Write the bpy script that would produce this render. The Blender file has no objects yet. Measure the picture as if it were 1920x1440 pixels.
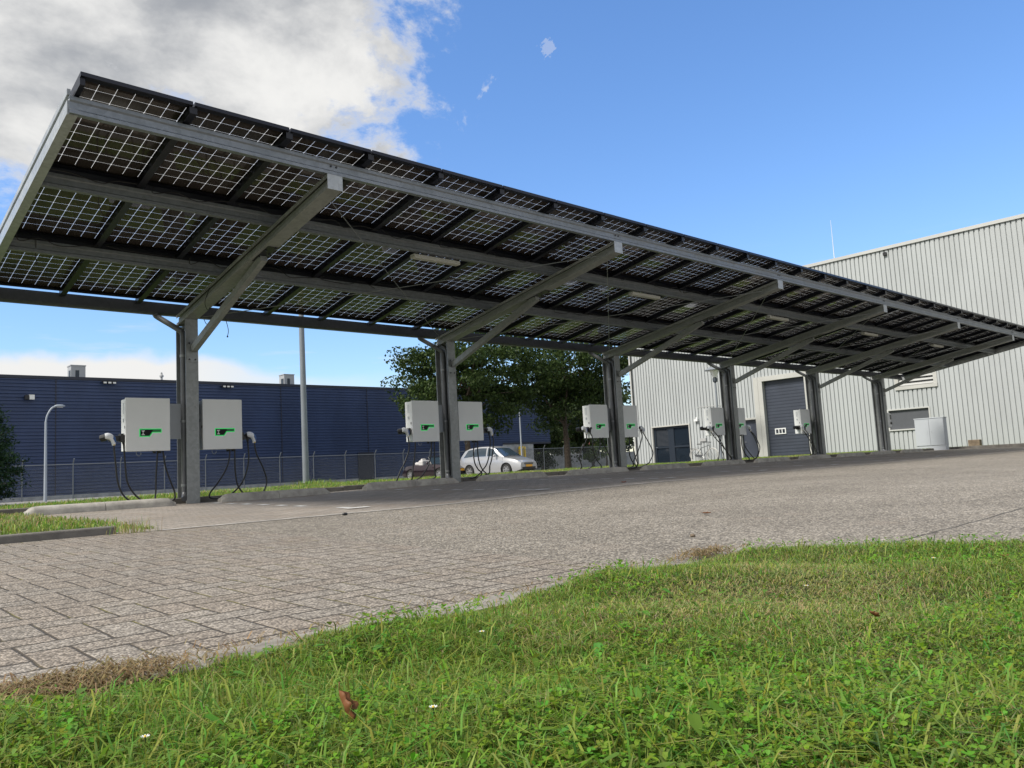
import bpy, bmesh, math, random
import numpy as np
from mathutils import Vector, Matrix
R = math.radians
sin, cos, pi = math.sin, math.cos, math.pi
S = bpy.context.scene
C = S.collection
random.seed(4)
rng = np.random.default_rng(11)

# ---------------------------------------------------------------- camera
cd = bpy.data.cameras.new('camera'); cam = bpy.data.objects.new('camera', cd); C.objects.link(cam); S.camera = cam
CAM = Vector((-4.5838, -11.9826, 0.2419)); YAW, PITCH, ROLL, FPX = 0.7494, 0.105526, -0.054976, 1492.92
f_ = Vector((sin(YAW)*cos(PITCH), cos(YAW)*cos(PITCH), sin(PITCH)))
r0 = Vector((cos(YAW), -sin(YAW), 0)); u0 = r0.cross(f_)
r_ = cos(ROLL)*r0 + sin(ROLL)*u0; u_ = -sin(ROLL)*r0 + cos(ROLL)*u0
cam.matrix_world = Matrix(((r_.x, u_.x, -f_.x, CAM.x), (r_.y, u_.y, -f_.y, CAM.y), (r_.z, u_.z, -f_.z, CAM.z), (0, 0, 0, 1)))
cd.sensor_width = 36; cd.lens = FPX/1920*36; cd.clip_start = 0.02; cd.clip_end = 6000
# ---------------------------------------------------------------- exposure
S.view_settings.view_transform = 'Standard'; S.view_settings.look = 'None'
S.view_settings.exposure = 0.9; S.view_settings.gamma = 1
S.cycles.use_denoising = True
S.cycles.max_bounces = 8; S.cycles.transparent_max_bounces = 16
S.cycles.sample_clamp_indirect = 6
# ---------------------------------------------------------------- node helper
class NT:
    def __init__(s, tree): s.t = tree; s.n = tree.nodes; s.l = tree.links
    def put(s, sock, v):
        if isinstance(v, bpy.types.NodeSocket): s.l.new(v, sock)
        elif v is not None:
            if hasattr(sock.default_value, '__len__') and not isinstance(v, str):
                v = tuple(v)
                if len(sock.default_value) == 4 and len(v) == 3: v = v + (1,)
            sock.default_value = v
    def new(s, typ, ins=None, **attrs):
        n = s.n.new(typ)
        for k, v in attrs.items(): setattr(n, k, v)
        for k, v in (ins or {}).items(): s.put(n.inputs[k], v)
        return n
    def m(s, op, a, b=None, c=None, clamp=False):
        n = s.n.new('ShaderNodeMath'); n.operation = op; n.use_clamp = clamp
        for i, v in enumerate((a, b, c)):
            if v is not None: s.put(n.inputs[i], v)
        return n.outputs[0]
    def vm(s, op, a, b=None):
        n = s.n.new('ShaderNodeVectorMath'); n.operation = op
        s.put(n.inputs[0], a)
        if b is not None: s.put(n.inputs[3] if op == 'SCALE' else n.inputs[1], b)
        return n.outputs['Value'] if op in ('DOT_PRODUCT', 'LENGTH') else n.outputs[0]
    def mix(s, fac, a, b, blend='MIX'):
        n = s.n.new('ShaderNodeMix'); n.data_type = 'RGBA'; n.blend_type = blend
        s.put(n.inputs[0], fac); s.put(n.inputs[6], a); s.put(n.inputs[7], b)
        return n.outputs[2]
    def ss(s, x, lo, hi, a=0.0, b=1.0):
        n = s.new('ShaderNodeMapRange', {'Value': x, 'From Min': lo, 'From Max': hi, 'To Min': a, 'To Max': b}, interpolation_type='SMOOTHSTEP')
        return n.outputs[0]
    def noise(s, vec, scale, detail=3, rough=.55, dist=0.0, out='Fac'):
        return s.new('ShaderNodeTexNoise', {'Vector': vec, 'Scale': scale, 'Detail': detail, 'Roughness': rough, 'Distortion': dist}).outputs[out]
    def sep(s, v):
        n = s.new('ShaderNodeSeparateXYZ', {0: v}); return n.outputs[0], n.outputs[1], n.outputs[2]
    def comb(s, x, y, z=0.0): return s.new('ShaderNodeCombineXYZ', {0: x, 1: y, 2: z}).outputs[0]
    def bump(s, h, strength=.5, dist=.01, normal=None):
        n = s.new('ShaderNodeBump', {'Height': h, 'Strength': strength, 'Distance': dist})
        if normal is not None: s.put(n.inputs['Normal'], normal)
        return n.outputs[0]
def newmat(name):
    m = bpy.data.materials.new(name); m.use_nodes = True
    t = NT(m.node_tree); t.n.clear()
    t.out = t.n.new('ShaderNodeOutputMaterial')
    return m, t
def bsdf(t, col, rough=.5, metal=0.0, normal=None, spec=.5, **kw):
    b = t.new('ShaderNodeBsdfPrincipled', {'Base Color': col, 'Roughness': rough, 'Metallic': metal, 'Specular IOR Level': spec})
    if normal is not None: t.put(b.inputs['Normal'], normal)
    for k, v in kw.items(): t.put(b.inputs[k.replace('_', ' ')], v)
    t.l.new(b.outputs[0], t.out.inputs[0])
    return b
def pos(t): return t.new('ShaderNodeNewGeometry').outputs['Position']
def obc(t): return t.new('ShaderNodeTexCoord').outputs['Object']

# ---------------------------------------------------------------- world: sky, clouds; sun
SUN_AZ, SUN_EL = R(170), R(47)
w = bpy.data.worlds.new('World'); S.world = w; w.use_nodes = True
t = NT(w.node_tree); t.n.clear()
t.out = t.n.new('ShaderNodeOutputWorld')
sky = t.new('ShaderNodeTexSky', sky_type='NISHITA', sun_disc=False, sun_elevation=SUN_EL, sun_rotation=pi/2 - SUN_AZ, air_density=1.0, dust_density=0.15, ozone_density=3.0)
d = t.new('ShaderNodeTexCoord').outputs['Generated']
dx, dy, dz = t.sep(d)
warp = t.new('ShaderNodeTexNoise', {'Vector': d, 'Scale': 3.2, 'Detail': 2.0}).outputs['Color']
dw = t.vm('ADD', d, t.vm('SCALE', t.vm('SUBTRACT', warp, (.5, .5, .5)), 0.10))
n1 = t.noise(t.vm('MULTIPLY', dw, (1, 1, 1.7)), 5.5, 12, .66)
n2 = t.noise(t.vm('MULTIPLY', dw, (1, 1, 2.2)), 2.6, 6, .55)
side = t.vm('DOT_PRODUCT', d, (-.793, .609, 0))
up = t.m('SUBTRACT', dz, .30)
e = t.m('SMOOTH_MIN', side, up, .06)
e = t.m('ADD', e, t.m('MULTIPLY', t.m('SUBTRACT', n1, .5), .50))
big = t.ss(e, -.01, .075)
# unseen broken cloud added behind and above the view as soft white fill light
away = t.m('MAXIMUM', t.ss(t.vm('DOT_PRODUCT', d, (.68, .73, 0)), .30, .0), t.ss(dz, .62, .78))
big = t.m('MAXIMUM', big, t.m('MULTIPLY', away, t.ss(n2, .36, .52)))
# low bank of cloud on the horizon
lowtop = t.m('ADD', .152, t.m('MULTIPLY', t.m('SUBTRACT', t.noise(t.vm('MULTIPLY', d, (1, 1, 1.5)), 15, 6, .5), .5), .035))
lowtop = t.m('SUBTRACT', lowtop, t.ss(side, .31, .12, 0, .03))
low = t.ss(t.m('SUBTRACT', lowtop, dz), -.004, .012)
low = t.m('MULTIPLY', low, t.ss(side, .0, .33))
# thin streaks and a few scraps
st = t.m('MULTIPLY', t.ss(t.noise(t.vm('MULTIPLY', d, (3, 3, 26)), 2.2, 5, .55), .54, .72), t.ss(dz, .26, .10, 0, .5))
nw = t.noise(t.vm('MULTIPLY', dw, (1.6, .7, 1.0)), 17, 8, .68)
def scrap(v, wid, amt):
    a = t.m('ADD', t.vm('LENGTH', t.vm('MULTIPLY', t.vm('SUBTRACT', d, v), (1.0, .75, 1.5))), t.m('MULTIPLY', t.m('SUBTRACT', nw, .5), -.17))
    return t.ss(a, wid, wid*-.6, 0, amt)
sc = t.m('MAXIMUM', scrap((.648, .593, .480), .002, .26), scrap((.601, .663, .446), .010, .4))
sc = t.m('MAXIMUM', sc, scrap((.583, .700, .412), .016, .4))
cover = t.m('MAXIMUM', t.m('MAXIMUM', big, low), t.m('MAXIMUM', st, sc), clamp=True)
tone = t.m('ADD', t.m('MULTIPLY', n2, .62), t.m('MULTIPLY', t.noise(t.vm('MULTIPLY', dw, (1, 1, 1.4)), 9, 8, .6), .38))
tone = t.ss(tone, .40, .64)
tone = t.m('MAXIMUM', tone, t.ss(e, .10, .01))           # thin, well lit edge
tone = t.m('MAXIMUM', tone, t.m('MULTIPLY', low, .85))
ccol = t.mix(tone, (1.65, 1.74, 1.9), (4.0, 3.98, 3.9))
lum = t.vm('DOT_PRODUCT', sky.outputs[0], (.25, .6, .15))
skc = t.vm('SCALE', sky.outputs[0], t.m('DIVIDE', 1.22, t.m('ADD', 1.0, t.m('MULTIPLY', lum, .085))))
hs = t.new('ShaderNodeHueSaturation', {'Saturation': 1.14, 'Value': 1.0, 'Color': t.mix(1.0, skc, (.97, .95, 1.0), 'MULTIPLY')})
col = t.mix(cover, hs.outputs[0], ccol)
bg = t.new('ShaderNodeBackground', {'Color': col, 'Strength': 0.12})
t.l.new(bg.outputs[0], t.out.inputs[0])
sd = bpy.data.lights.new('sun', 'SUN'); sd.energy = 2.9; sd.angle = R(15); sd.color = (1, .95, .87)
so = bpy.data.objects.new('sun', sd); C.objects.link(so)
sv = Vector((cos(SUN_AZ)*cos(SUN_EL), sin(SUN_AZ)*cos(SUN_EL), sin(SUN_EL)))
so.rotation_euler = sv.to_track_quat('Z', 'Y').to_euler(); so.location = (0, 0, 40)

# ---------------------------------------------------------------- mesh helpers
class MB:
    def __init__(s): s.v = []; s.f = []; s.mi = []
    def add(s, vs, fs, mi=0):
        o = len(s.v); s.v += [tuple(p) for p in vs]
        s.f += [tuple(i + o for i in f) for f in fs]; s.mi += [mi]*len(fs); return s
    def box(s, x0, x1, y0, y1, z0, z1, mi=0):
        return s.add([(x0,y0,z0),(x1,y0,z0),(x1,y1,z0),(x0,y1,z0),(x0,y0,z1),(x1,y0,z1),(x1,y1,z1),(x0,y1,z1)],
                     [(3,2,1,0),(4,5,6,7),(0,1,5,4),(1,2,6,5),(2,3,7,6),(3,0,4,7)], mi)
    def prism(s, pts, a, b, mi=0):
        """pts: closed outline, list of 3D points (counter-clockwise seen from the b side); swept from offset a to b (vectors)"""
        n = len(pts); a = Vector(a); b = Vector(b)
        vs = [Vector(p) + a for p in pts] + [Vector(p) + b for p in pts]
        return s.add(vs, [tuple(range(n))[::-1], tuple(range(n, 2*n))] + [(i, (i+1) % n, n+(i+1) % n, n+i) for i in range(n)], mi)
    def tube(s, pts, r, seg=8, mi=0, cap=True):
        pts = [Vector(p) for p in pts]; rs = r if isinstance(r, (list, tuple)) else [r]*len(pts)
        vs = []; prev = None
        for i, p in enumerate(pts):
            tg = (pts[min(i+1, len(pts)-1)] - pts[max(i-1, 0)])
            if tg.length < 1e-9: tg = Vector((0, 0, 1))
            tg.normalize()
            if prev is None:
                prev = tg.orthogonal().normalized()
            a = (prev - tg*prev.dot(tg))
            a = a.normalized() if a.length > 1e-6 else tg.orthogonal().normalized()
            b = tg.cross(a); prev = a
            vs += [p + rs[i]*(cos(2*pi*k/seg)*a + sin(2*pi*k/seg)*b) for k in range(seg)]
        fs = [(i*seg+k, i*seg+(k+1) % seg, (i+1)*seg+(k+1) % seg, (i+1)*seg+k) for i in range(len(pts)-1) for k in range(seg)]
        if cap: fs += [tuple(range(seg))[::-1], tuple(range((len(pts)-1)*seg, len(pts)*seg))]
        return s.add(vs, fs, mi)
    def lathe(s, prof, origin=(0,0,0), axis=(0,0,1), seg=20, mi=0):
        ax = Vector(axis).normalized(); a = ax.orthogonal().normalized(); b = ax.cross(a); o = Vector(origin)
        vs = [o + ax*h + r*(cos(2*pi*k/seg)*a + sin(2*pi*k/seg)*b) for r, h in prof for k in range(seg)]
        n = len(prof)
        fs = [(i*seg+k, i*seg+(k+1) % seg, (i+1)*seg+(k+1) % seg, (i+1)*seg+k) for i in range(n-1) for k in range(seg)]
        fs += [tuple(range(seg))[::-1], tuple(range((n-1)*seg, n*seg))]
        return s.add(vs, fs, mi)
    def ball(s, c, r, seg=8, rings=5, mi=0):
        rx, ry, rz = r if isinstance(r, (tuple, list)) else (r, r, r)
        vs = [(c[0]+rx*sin(pi*i/rings)*cos(2*pi*k/seg), c[1]+ry*sin(pi*i/rings)*sin(2*pi*k/seg), c[2]-rz*cos(pi*i/rings)) for i in range(rings+1) for k in range(seg)]
        return s.add(vs, [(i*seg+k, i*seg+(k+1) % seg, (i+1)*seg+(k+1) % seg, (i+1)*seg+k) for i in range(rings) for k in range(seg)], mi)
    def grid(s, fn, nu, nv, mi=0):
        vs = [fn(i/nu, j/nv) for j in range(nv+1) for i in range(nu+1)]
        return s.add(vs, [(j*(nu+1)+i, j*(nu+1)+i+1, (j+1)*(nu+1)+i+1, (j+1)*(nu+1)+i) for j in range(nv) for i in range(nu)], mi)
    def build(s, name, mats, parent=None, smooth=False, bevel=0, loc=None):
        me = bpy.data.meshes.new(name); me.from_pydata(s.v, [], s.f)
        mats = mats if isinstance(mats, (list, tuple)) else [mats]
        for m in mats: me.materials.append(m)
        if len(mats) > 1: me.polygons.foreach_set('material_index', s.mi)
        if smooth == 'auto':
            me.polygons.foreach_set('use_smooth', [True]*len(me.polygons))
            bm = bmesh.new(); bm.from_mesh(me)
            for ed in bm.edges:
                if len(ed.link_faces) == 2 and ed.calc_face_angle(0) > R(38): ed.smooth = False
            bm.to_mesh(me); bm.free()
        elif smooth: me.polygons.foreach_set('use_smooth', [True]*len(me.polygons))
        me.update()
        o = bpy.data.objects.new(name, me); C.objects.link(o)
        if parent is not None: o.parent = parent
        if loc is not None: o.location = loc
        if bevel:
            b = o.modifiers.new('bevel', 'BEVEL'); b.width = bevel; b.segments = 2; b.limit_method = 'ANGLE'; b.angle_limit = R(40)
        return o
def tag(o, label, cat, group=None, kind=None):
    o['label'] = label; o['category'] = cat
    if group: o['group'] = group
    if kind: o['kind'] = kind
    return o
def thing(name, label, cat, loc=(0,0,0), rz=0.0, group=None):
    o = bpy.data.objects.new(name, None); C.objects.link(o); o.location = loc; o.rotation_euler = (0, 0, rz); o.empty_display_size = .3
    return tag(o, label, cat, group)
def struct(o, label, cat): return tag(o, label, cat, kind='structure')
def copy_tree(o, parent=None):
    c = o.copy(); C.objects.link(c)
    if parent is not None: c.parent = parent
    for ch in list(o.children): copy_tree(ch, c)
    return c
def spline(pts, n=8):
    P = [Vector(p) for p in pts]; P = [P[0]*2-P[1]] + P + [P[-1]*2-P[-2]]; out = []
    for i in range(1, len(P)-2):
        a, b, c, dd = P[i-1], P[i], P[i+1], P[i+2]
        for k in range(n):
            q = k/n
            out.append(.5*((2*b) + (c-a)*q + (2*a-5*b+4*c-dd)*q*q + (3*b-a-3*c+dd)*q**3))
    out.append(P[-2]); return out
def np_mesh(name, verts, quads=None, tris=None, col=None):
    me = bpy.data.meshes.new(name)
    nv = len(verts); nq = 0 if quads is None else len(quads); nt = 0 if tris is None else len(tris)
    me.vertices.add(nv); me.vertices.foreach_set('co', np.asarray(verts, np.float32).ravel())
    loops = np.concatenate(([quads.ravel()] if nq else []) + ([tris.ravel()] if nt else []))
    me.loops.add(len(loops)); me.loops.foreach_set('vertex_index', loops.astype(np.int32))
    start = np.concatenate(([np.arange(nq)*4] if nq else []) + ([nq*4 + np.arange(nt)*3] if nt else []))
    me.polygons.add(nq+nt); me.polygons.foreach_set('loop_start', start.astype(np.int32))
    me.update(calc_edges=True)
    if col is not None:
        at = me.color_attributes.new('tint', 'FLOAT_COLOR', 'POINT')
        at.data.foreach_set('color', np.concatenate([col, np.ones((nv, 1))], 1).astype(np.float32).ravel())
    return me
def gz(x, y):
    """height of the paved ground"""
    k = np.clip(x/5.0, 0, 1); k = k*k*(3-2*k)
    return .02*np.minimum(y, 0) - .012 + .05*k

# ---------------------------------------------------------------- materials
def simple(name, col, rough=.5, metal=0., spec=.5, var=.0, scale=6, **kw):
    m, t = newmat(name)
    c = col
    if var:
        n = t.noise(obc(t), scale, 5, .6)
        c = t.mix(t.ss(n, .3, .7), tuple(v*(1-var) for v in col), tuple(min(1, v*(1+var)) for v in col))
    bsdf(t, c, rough, metal, None, spec, **kw); return m
def galvanised(name, base, metal=.55, rough=.42):
    m, t = newmat(name); p = pos(t)
    v = t.new('ShaderNodeTexVoronoi', {'Vector': p, 'Scale': 26.0}).outputs['Color']
    vv = t.sep(v)[0]
    n = t.noise(p, 3.0, 6, .65); n2 = t.noise(t.vm('MULTIPLY', p, (1, 1, .18)), 9, 5, .6)
    k = t.m('ADD', t.m('MULTIPLY', vv, .25), t.m('MULTIPLY', n, .75))
    c = t.mix(t.ss(k, .25, .75), tuple(x*.84 for x in base), tuple(x*1.12 for x in base))
    c = t.mix(t.ss(n2, .56,   .72, 0, .18), c, tuple(x*1.4 for x in base))
    bsdf(t, c, t.ss(n, .3, .7, rough-.08, rough+.16), metal, t.bump(n2, .08, .004)); return m
M = {}
M['galv'] = galvanised('galvanised_steel', (.25, .262, .265))
M['galv_light'] = galvanised('galvanised_steel_bright', (.225, .245, .275), .55, .42)
M['galv_dark'] = galvanised('weathered_steel', (.30, .31, .30), .35, .55)
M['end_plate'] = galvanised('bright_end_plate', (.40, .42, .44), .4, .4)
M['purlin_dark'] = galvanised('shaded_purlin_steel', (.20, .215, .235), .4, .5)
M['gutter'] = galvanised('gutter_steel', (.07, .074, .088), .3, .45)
M['pipe'] = simple('grey_pvc_pipe', (.12, .125, .135), .38, var=.12)
M['black_alu'] = simple('black_anodised_frame', (.010, .011, .018), .32, .3)
M['black'] = simple('black_plastic', (.012, .012, .014), .42)
M['rubber'] = simple('black_cable_rubber', (.010, .010, .011), .45)
M['bolt'] = simple('dark_bolt', (.05, .05, .055), .4, .8)
M['white_coat'] = simple('charger_white_paint', (.72, .735, .735), .45, var=.03, scale=2)
M['plug_white'] = simple('plug_pale_plastic', (.72, .74, .78), .3)
M['plug_blue'] = simple('plug_blue_plastic', (.03, .10, .30), .35)
M['plug_yellow'] = simple('plug_yellow_tab', (.55, .38, .03), .4)
M['tube_white'] = simple('lamp_diffuser', (.50, .49, .45), .5)
M['pale_plastic'] = simple('pale_plastic', (.66, .67, .66), .45)
def emit(name, col, st):
    m, t = newmat(name)
    b = bsdf(t, tuple(c*.3 for c in col), .4); t.put(b.inputs['Emission Color'], col); t.put(b.inputs['Emission Strength'], st); return m
M['led'] = emit('green_led', (.02, .62, .13), .35)
M['led_dim'] = emit('green_led_dim', (.004, .10, .025), .25)
M['screen'] = simple('black_screen_glass', (.006, .006, .007), .3, 0, .15)

# solar panel: dark cells, clear gaps
m, t = newmat('solar_cells'); M['panel'] = m
ox, oy, oz = t.sep(obc(t))
PW, PL = 1.0018, 1.647
cx = t.m('DIVIDE', t.m('SUBTRACT', ox, .026), (PW-.052)/6); cy = t.m('DIVIDE', t.m('SUBTRACT', oy, .062), (PL-.124)/10)
fx = t.m('ABSOLUTE', t.m('SUBTRACT', t.m('FRACT', cx), .5)); fy = t.m('ABSOLUTE', t.m('SUBTRACT', t.m('FRACT', cy), .5))
g = .0115
gap = t.m('MAXIMUM', t.m('GREATER_THAN', fx, .5-g), t.m('GREATER_THAN', fy, .5-g*.85))
gap = t.m('MAXIMUM', gap, t.m('GREATER_THAN', t.m('ADD', fx, fy), 1-.06))
gap = t.m('MULTIPLY', gap, t.m('MULTIPLY', t.m('MULTIPLY', t.m('GREATER_THAN', cy, .03), t.m('LESS_THAN', cy, 9.97)), t.m('MULTIPLY', t.m('GREATER_THAN', cx, -.04), t.m('LESS_THAN', cx, 6.04))))
cid = t.new('ShaderNodeTexWhiteNoise', {0: t.vm('ADD', t.comb(t.m('FLOOR', cx), t.m('FLOOR', cy)), t.new('ShaderNodeObjectInfo').outputs['Random'])}, noise_dimensions='3D').outputs[0]
bus = t.m('LESS_THAN', t.m('ABSOLUTE', t.m('SUBTRACT', t.m('FRACT', t.m('MULTIPLY', cx, 5)), .5)), .035)
ccol = t.mix(cid, (.040, .033, .031), (.060, .050, .046))
ccol = t.mix(t.m('MULTIPLY', bus, .25), ccol, (.12, .11, .10))
cell = t.new('ShaderNodeBsdfPrincipled', {'Base Color': ccol, 'Roughness': .09, 'Specular IOR Level': .32})
cn = t.noise(pos(t), 1.2, 3, .5); t.put(cell.inputs['Roughness'], t.ss(cn, .3, .7, .015, .035))
trn = t.new('ShaderNodeBsdfTransparent', {0: (.72, .72, .72, 1)}); tl = t.new('ShaderNodeBsdfTranslucent', {0: (.9, .9, .9, 1)})
gl = t.new('ShaderNodeBsdfGlossy', {'Roughness': .05}); fr = t.new('ShaderNodeFresnel', {'IOR': 1.45})
clear = t.new('ShaderNodeMixShader', {0: .3, 1: trn.outputs[0], 2: tl.outputs[0]})
clear2 = t.new('ShaderNodeMixShader', {0: fr.outputs[0], 1: clear.outputs[0], 2: gl.outputs[0]})
mx = t.new('ShaderNodeMixShader', {0: gap, 1: cell.outputs[0], 2: clear2.outputs[0]})
t.l.new(mx.outputs[0], t.out.inputs[0])

def aggregate(t, p, scale, dark, mid, light):
    """exposed stone chips: returns colour, height"""
    v = t.new('ShaderNodeTexVoronoi', {'Vector': p, 'Scale': scale, 'Randomness': 1.0})
    r = t.sep(v.outputs['Color'])[0]
    v2 = t.new('ShaderNodeTexVoronoi', {'Vector': p, 'Scale': scale*.42}); r2 = t.sep(v2.outputs['Color'])[1]
    rr = t.m('ADD', t.m('MULTIPLY', r, .7), t.m('MULTIPLY', r2, .3))
    n = t.new('ShaderNodeValToRGB', {0: rr}); el = n.color_ramp.elements
    el[0].position = .15; el[0].color = (*dark, 1); el[1].position = .85; el[1].color = (*light, 1)
    e2 = el.new(.5); e2.color = (*mid, 1)
    edge = t.ss(v.outputs['Distance'], .35, .75)
    c = t.mix(t.m('MULTIPLY', edge, .75), n.outputs[0], tuple(x*.45 for x in dark))
    h = t.m('ADD', t.m('MULTIPLY', t.ss(v.outputs['Distance'], .0, .7, 1, 0), .6), t.m('MULTIPLY', rr, .6))
    return c, h
def stains(t, p, c, amt=.35, sc=.7):
    n = t.noise(p, sc, 5, .6); n2 = t.noise(p, sc*4.3, 5, .65)
    k = t.ss(t.m('ADD', t.m('MULTIPLY', n, .6), t.m('MULTIPLY', n2, .4)), .38, .64)
    return t.mix(t.m('MULTIPLY', t.m('SUBTRACT', 1, k), amt), c, t.mix(1.0, c, (.48, .47, .45), 'MULTIPLY'))
# road: exposed chip asphalt
m, t = newmat('chip_asphalt'); M['asphalt'] = m; p = pos(t)
c, h = aggregate(t, p, 85, (.15, .133, .11), (.335, .300, .25), (.55, .50, .425))
c = stains(t, p, c, .42, .28)
c = t.mix(t.ss(t.noise(t.vm('MULTIPLY', p, (.25, 1.6, 1)), 1.1, 5, .6), .54, .66, 0, .3), c, t.mix(1.0, c, (.66, .65, .63), 'MULTIPLY'))
c = t.mix(t.ss(t.noise(p, 2.2, 4, .6), .58, .72, 0, .25), c, (.24, .19, .15))
seam = t.m('LESS_THAN', t.m('ABSOLUTE', t.m('ADD', t.sep(p)[1], t.m('ADD', 10.32, t.m('MULTIPLY', t.m('SUBTRACT', t.noise(p, 3, 3), .5), .05)))), .009)
c = t.mix(t.m('MULTIPLY', seam, .8), c, (.03, .028, .025))
bsdf(t, c, .82, 0, t.bump(h, .9, .006), .35)
# herringbone pavers
m, t = newmat('herringbone_pavers'); M['pavers'] = m; p = pos(t)
wob = t.vm('SCALE', t.vm('SUBTRACT', t.new('ShaderNodeTexNoise', {'Vector': p, 'Scale': 5.0, 'Detail': 3.0}).outputs['Color'], (.5, .5, .5)), .016)
px, py, pz = t.sep(t.vm('ADD', p, wob))
W_ = .123
ux = t.m('DIVIDE', px, W_); uy = t.m('DIVIDE', py, -W_)
ci = t.m('FLOOR', ux); cj = t.m('FLOOR', uy); fx = t.m('FRACT', ux); fy = t.m('FRACT', uy)
sx = t.m('FLOORED_MODULO', t.m('SUBTRACT', ci, cj), 4.0)
is_ = [t.m('COMPARE', sx, float(k), .1) for k in range(4)]
big9 = 9.0
L_ = t.m('ADD', fx, t.m('MULTIPLY', is_[1], big9)); Rr = t.m('ADD', t.m('SUBTRACT', 1, fx), t.m('MULTIPLY', is_[0], big9))
B_ = t.m('ADD', fy, t.m('MULTIPLY', is_[2], big9)); T_ = t.m('ADD', t.m('SUBTRACT', 1, fy), t.m('MULTIPLY', is_[3], big9))
ed = t.m('MINIMUM', t.m('MINIMUM', L_, Rr), t.m('MINIMUM', B_, T_))
bid = t.comb(t.m('SUBTRACT', ci, is_[1]), t.m('SUBTRACT', cj, is_[2]))
bn = t.new('ShaderNodeTexWhiteNoise', {0: bid}, noise_dimensions='3D').outputs[0]
c, h = aggregate(t, p, 125, (.16, .142, .12), (.31, .276, .235), (.47, .425, .365))
c = t.mix(t.ss(bn, 0, 1, 0, .38), c, t.mix(1.0, c, (.95, .85, .77), 'MULTIPLY'))
c = stains(t, p, c, .22, .8)
edn = t.m('ADD', ed, t.m('MULTIPLY', t.m('SUBTRACT', t.noise(p, 60, 3), .5), .06))
jw = t.m('MULTIPLY', t.m('SUBTRACT', t.noise(p, 60, 3), .5), .05)
jx = t.ss(t.m('ADD', t.m('MINIMUM', B_, T_), jw), .068, .034)
joint = t.ss(edn, .048, .020)
moss = t.ss(t.noise(p, 2.7, 4, .65), .5, .62)
c = t.mix(joint, c, t.mix(moss, (.070, .058, .045), (.13, .115, .04)))
c = t.mix(t.m('MULTIPLY', jx, .75), c, (.034, .030, .025))  # joints along x painted darker, standing in for shade down in the gaps
hh = t.m('SUBTRACT', t.m('MULTIPLY', h, .5), t.m('MULTIPLY', t.ss(edn, .07, .01), 1.3))
bsdf(t, c, .85, 0, t.bump(hh, .7, .005), .3)
# bay pavers under the canopy
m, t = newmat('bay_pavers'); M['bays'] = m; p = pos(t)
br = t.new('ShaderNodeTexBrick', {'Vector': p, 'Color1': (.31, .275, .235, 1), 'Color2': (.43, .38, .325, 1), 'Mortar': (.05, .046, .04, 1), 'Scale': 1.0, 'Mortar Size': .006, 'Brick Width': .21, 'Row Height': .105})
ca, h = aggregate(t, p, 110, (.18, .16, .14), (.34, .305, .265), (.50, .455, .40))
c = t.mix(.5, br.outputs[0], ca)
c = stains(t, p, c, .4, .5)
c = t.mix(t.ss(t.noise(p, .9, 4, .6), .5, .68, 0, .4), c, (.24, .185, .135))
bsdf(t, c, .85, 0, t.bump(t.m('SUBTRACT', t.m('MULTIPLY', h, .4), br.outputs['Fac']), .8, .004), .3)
def concrete(name, base, sc=1.0):
    m, t = newmat(name); p = pos(t)
    n = t.noise(p, 5*sc, 8, .65); n2 = t.noise(p, 90*sc, 3, .6)
    c = t.mix(t.ss(n, .3, .7), tuple(x*.68 for x in base), tuple(x*1.15 for x in base))
    c = t.mix(t.ss(t.noise(p, 1.7*sc, 5, .7), .55, .7, 0, .5), c, tuple(x*.5 for x in base))
    c = t.mix(t.ss(n2, .58, .7, 0, .4), c, tuple(x*.55 for x in base))
    bsdf(t, c, .88, 0, t.bump(n2, .5, .003), .25); return m
M['kerb'] = concrete('kerb_concrete', (.40, .38, .345)); M['kerb_dark'] = concrete('dark_kerb_concrete', (.16, .15, .135))
M['band'] = concrete('pale_concrete_band', (.34, .32, .29), 1.6); M['plinth'] = concrete('plinth_concrete', (.36, .37, .37), .4)
M['edge_band'] = concrete('dirty_edging_concrete', (.27, .25, .22), 2.5)
M['marking'] = simple('white_marking_stone', (.62, .62, .60), .8, var=.15, scale=8)
def soil(name, a, b, cc):
    m, t = newmat(name); p = pos(t)
    c = t.mix(t.ss(t.noise(p, 3, 6, .65), .35, .65), a, b); c = t.mix(t.ss(t.noise(p, 40, 4, .6), .5, .7), c, cc)
    bsdf(t, c, .95, 0, t.bump(t.noise(p, 60, 4), .6, .01), .15); return m
M['soil'] = soil('lawn_soil', (.028, .036, .014), (.045, .05, .02), (.07, .055, .03))
M['turf'] = soil('far_turf', (.05, .085, .022), (.075, .11, .03), (.09, .09, .035))
M['yard'] = simple('yard_asphalt', (.21, .205, .195), .9, var=.2, scale=.6)
def leafmat(name, tint=None, c1=None, c2=None, trans=.35, rough=.5, attr=False):
    m, t = newmat(name)
    if attr: c = t.new('ShaderNodeVertexColor', layer_name='tint').outputs[0]
    else:
        rp = t.new('ShaderNodeNewGeometry').outputs['Random Per Island']
        c = t.mix(rp, c1, c2)
    b = t.new('ShaderNodeBsdfPrincipled', {'Base Color': c, 'Roughness': rough, 'Specular IOR Level': .18})
    tr = t.new('ShaderNodeBsdfTranslucent', {0: c})
    mx = t.new('ShaderNodeMixShader', {0: trans, 1: b.outputs[0], 2: tr.outputs[0]}); t.l.new(mx.outputs[0], t.out.inputs[0]); return m
M['grass'] = leafmat('grass_blades', attr=True, trans=.4, rough=.55)
M['tree_leaf'] = leafmat('tree_leaves', c1=(.016, .036, .010), c2=(.055, .085, .020), trans=.25)
M['tree_leaf_b'] = leafmat('far_tree_leaves', c1=(.030, .055, .018), c2=(.085, .12, .04), trans=.3)
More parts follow.
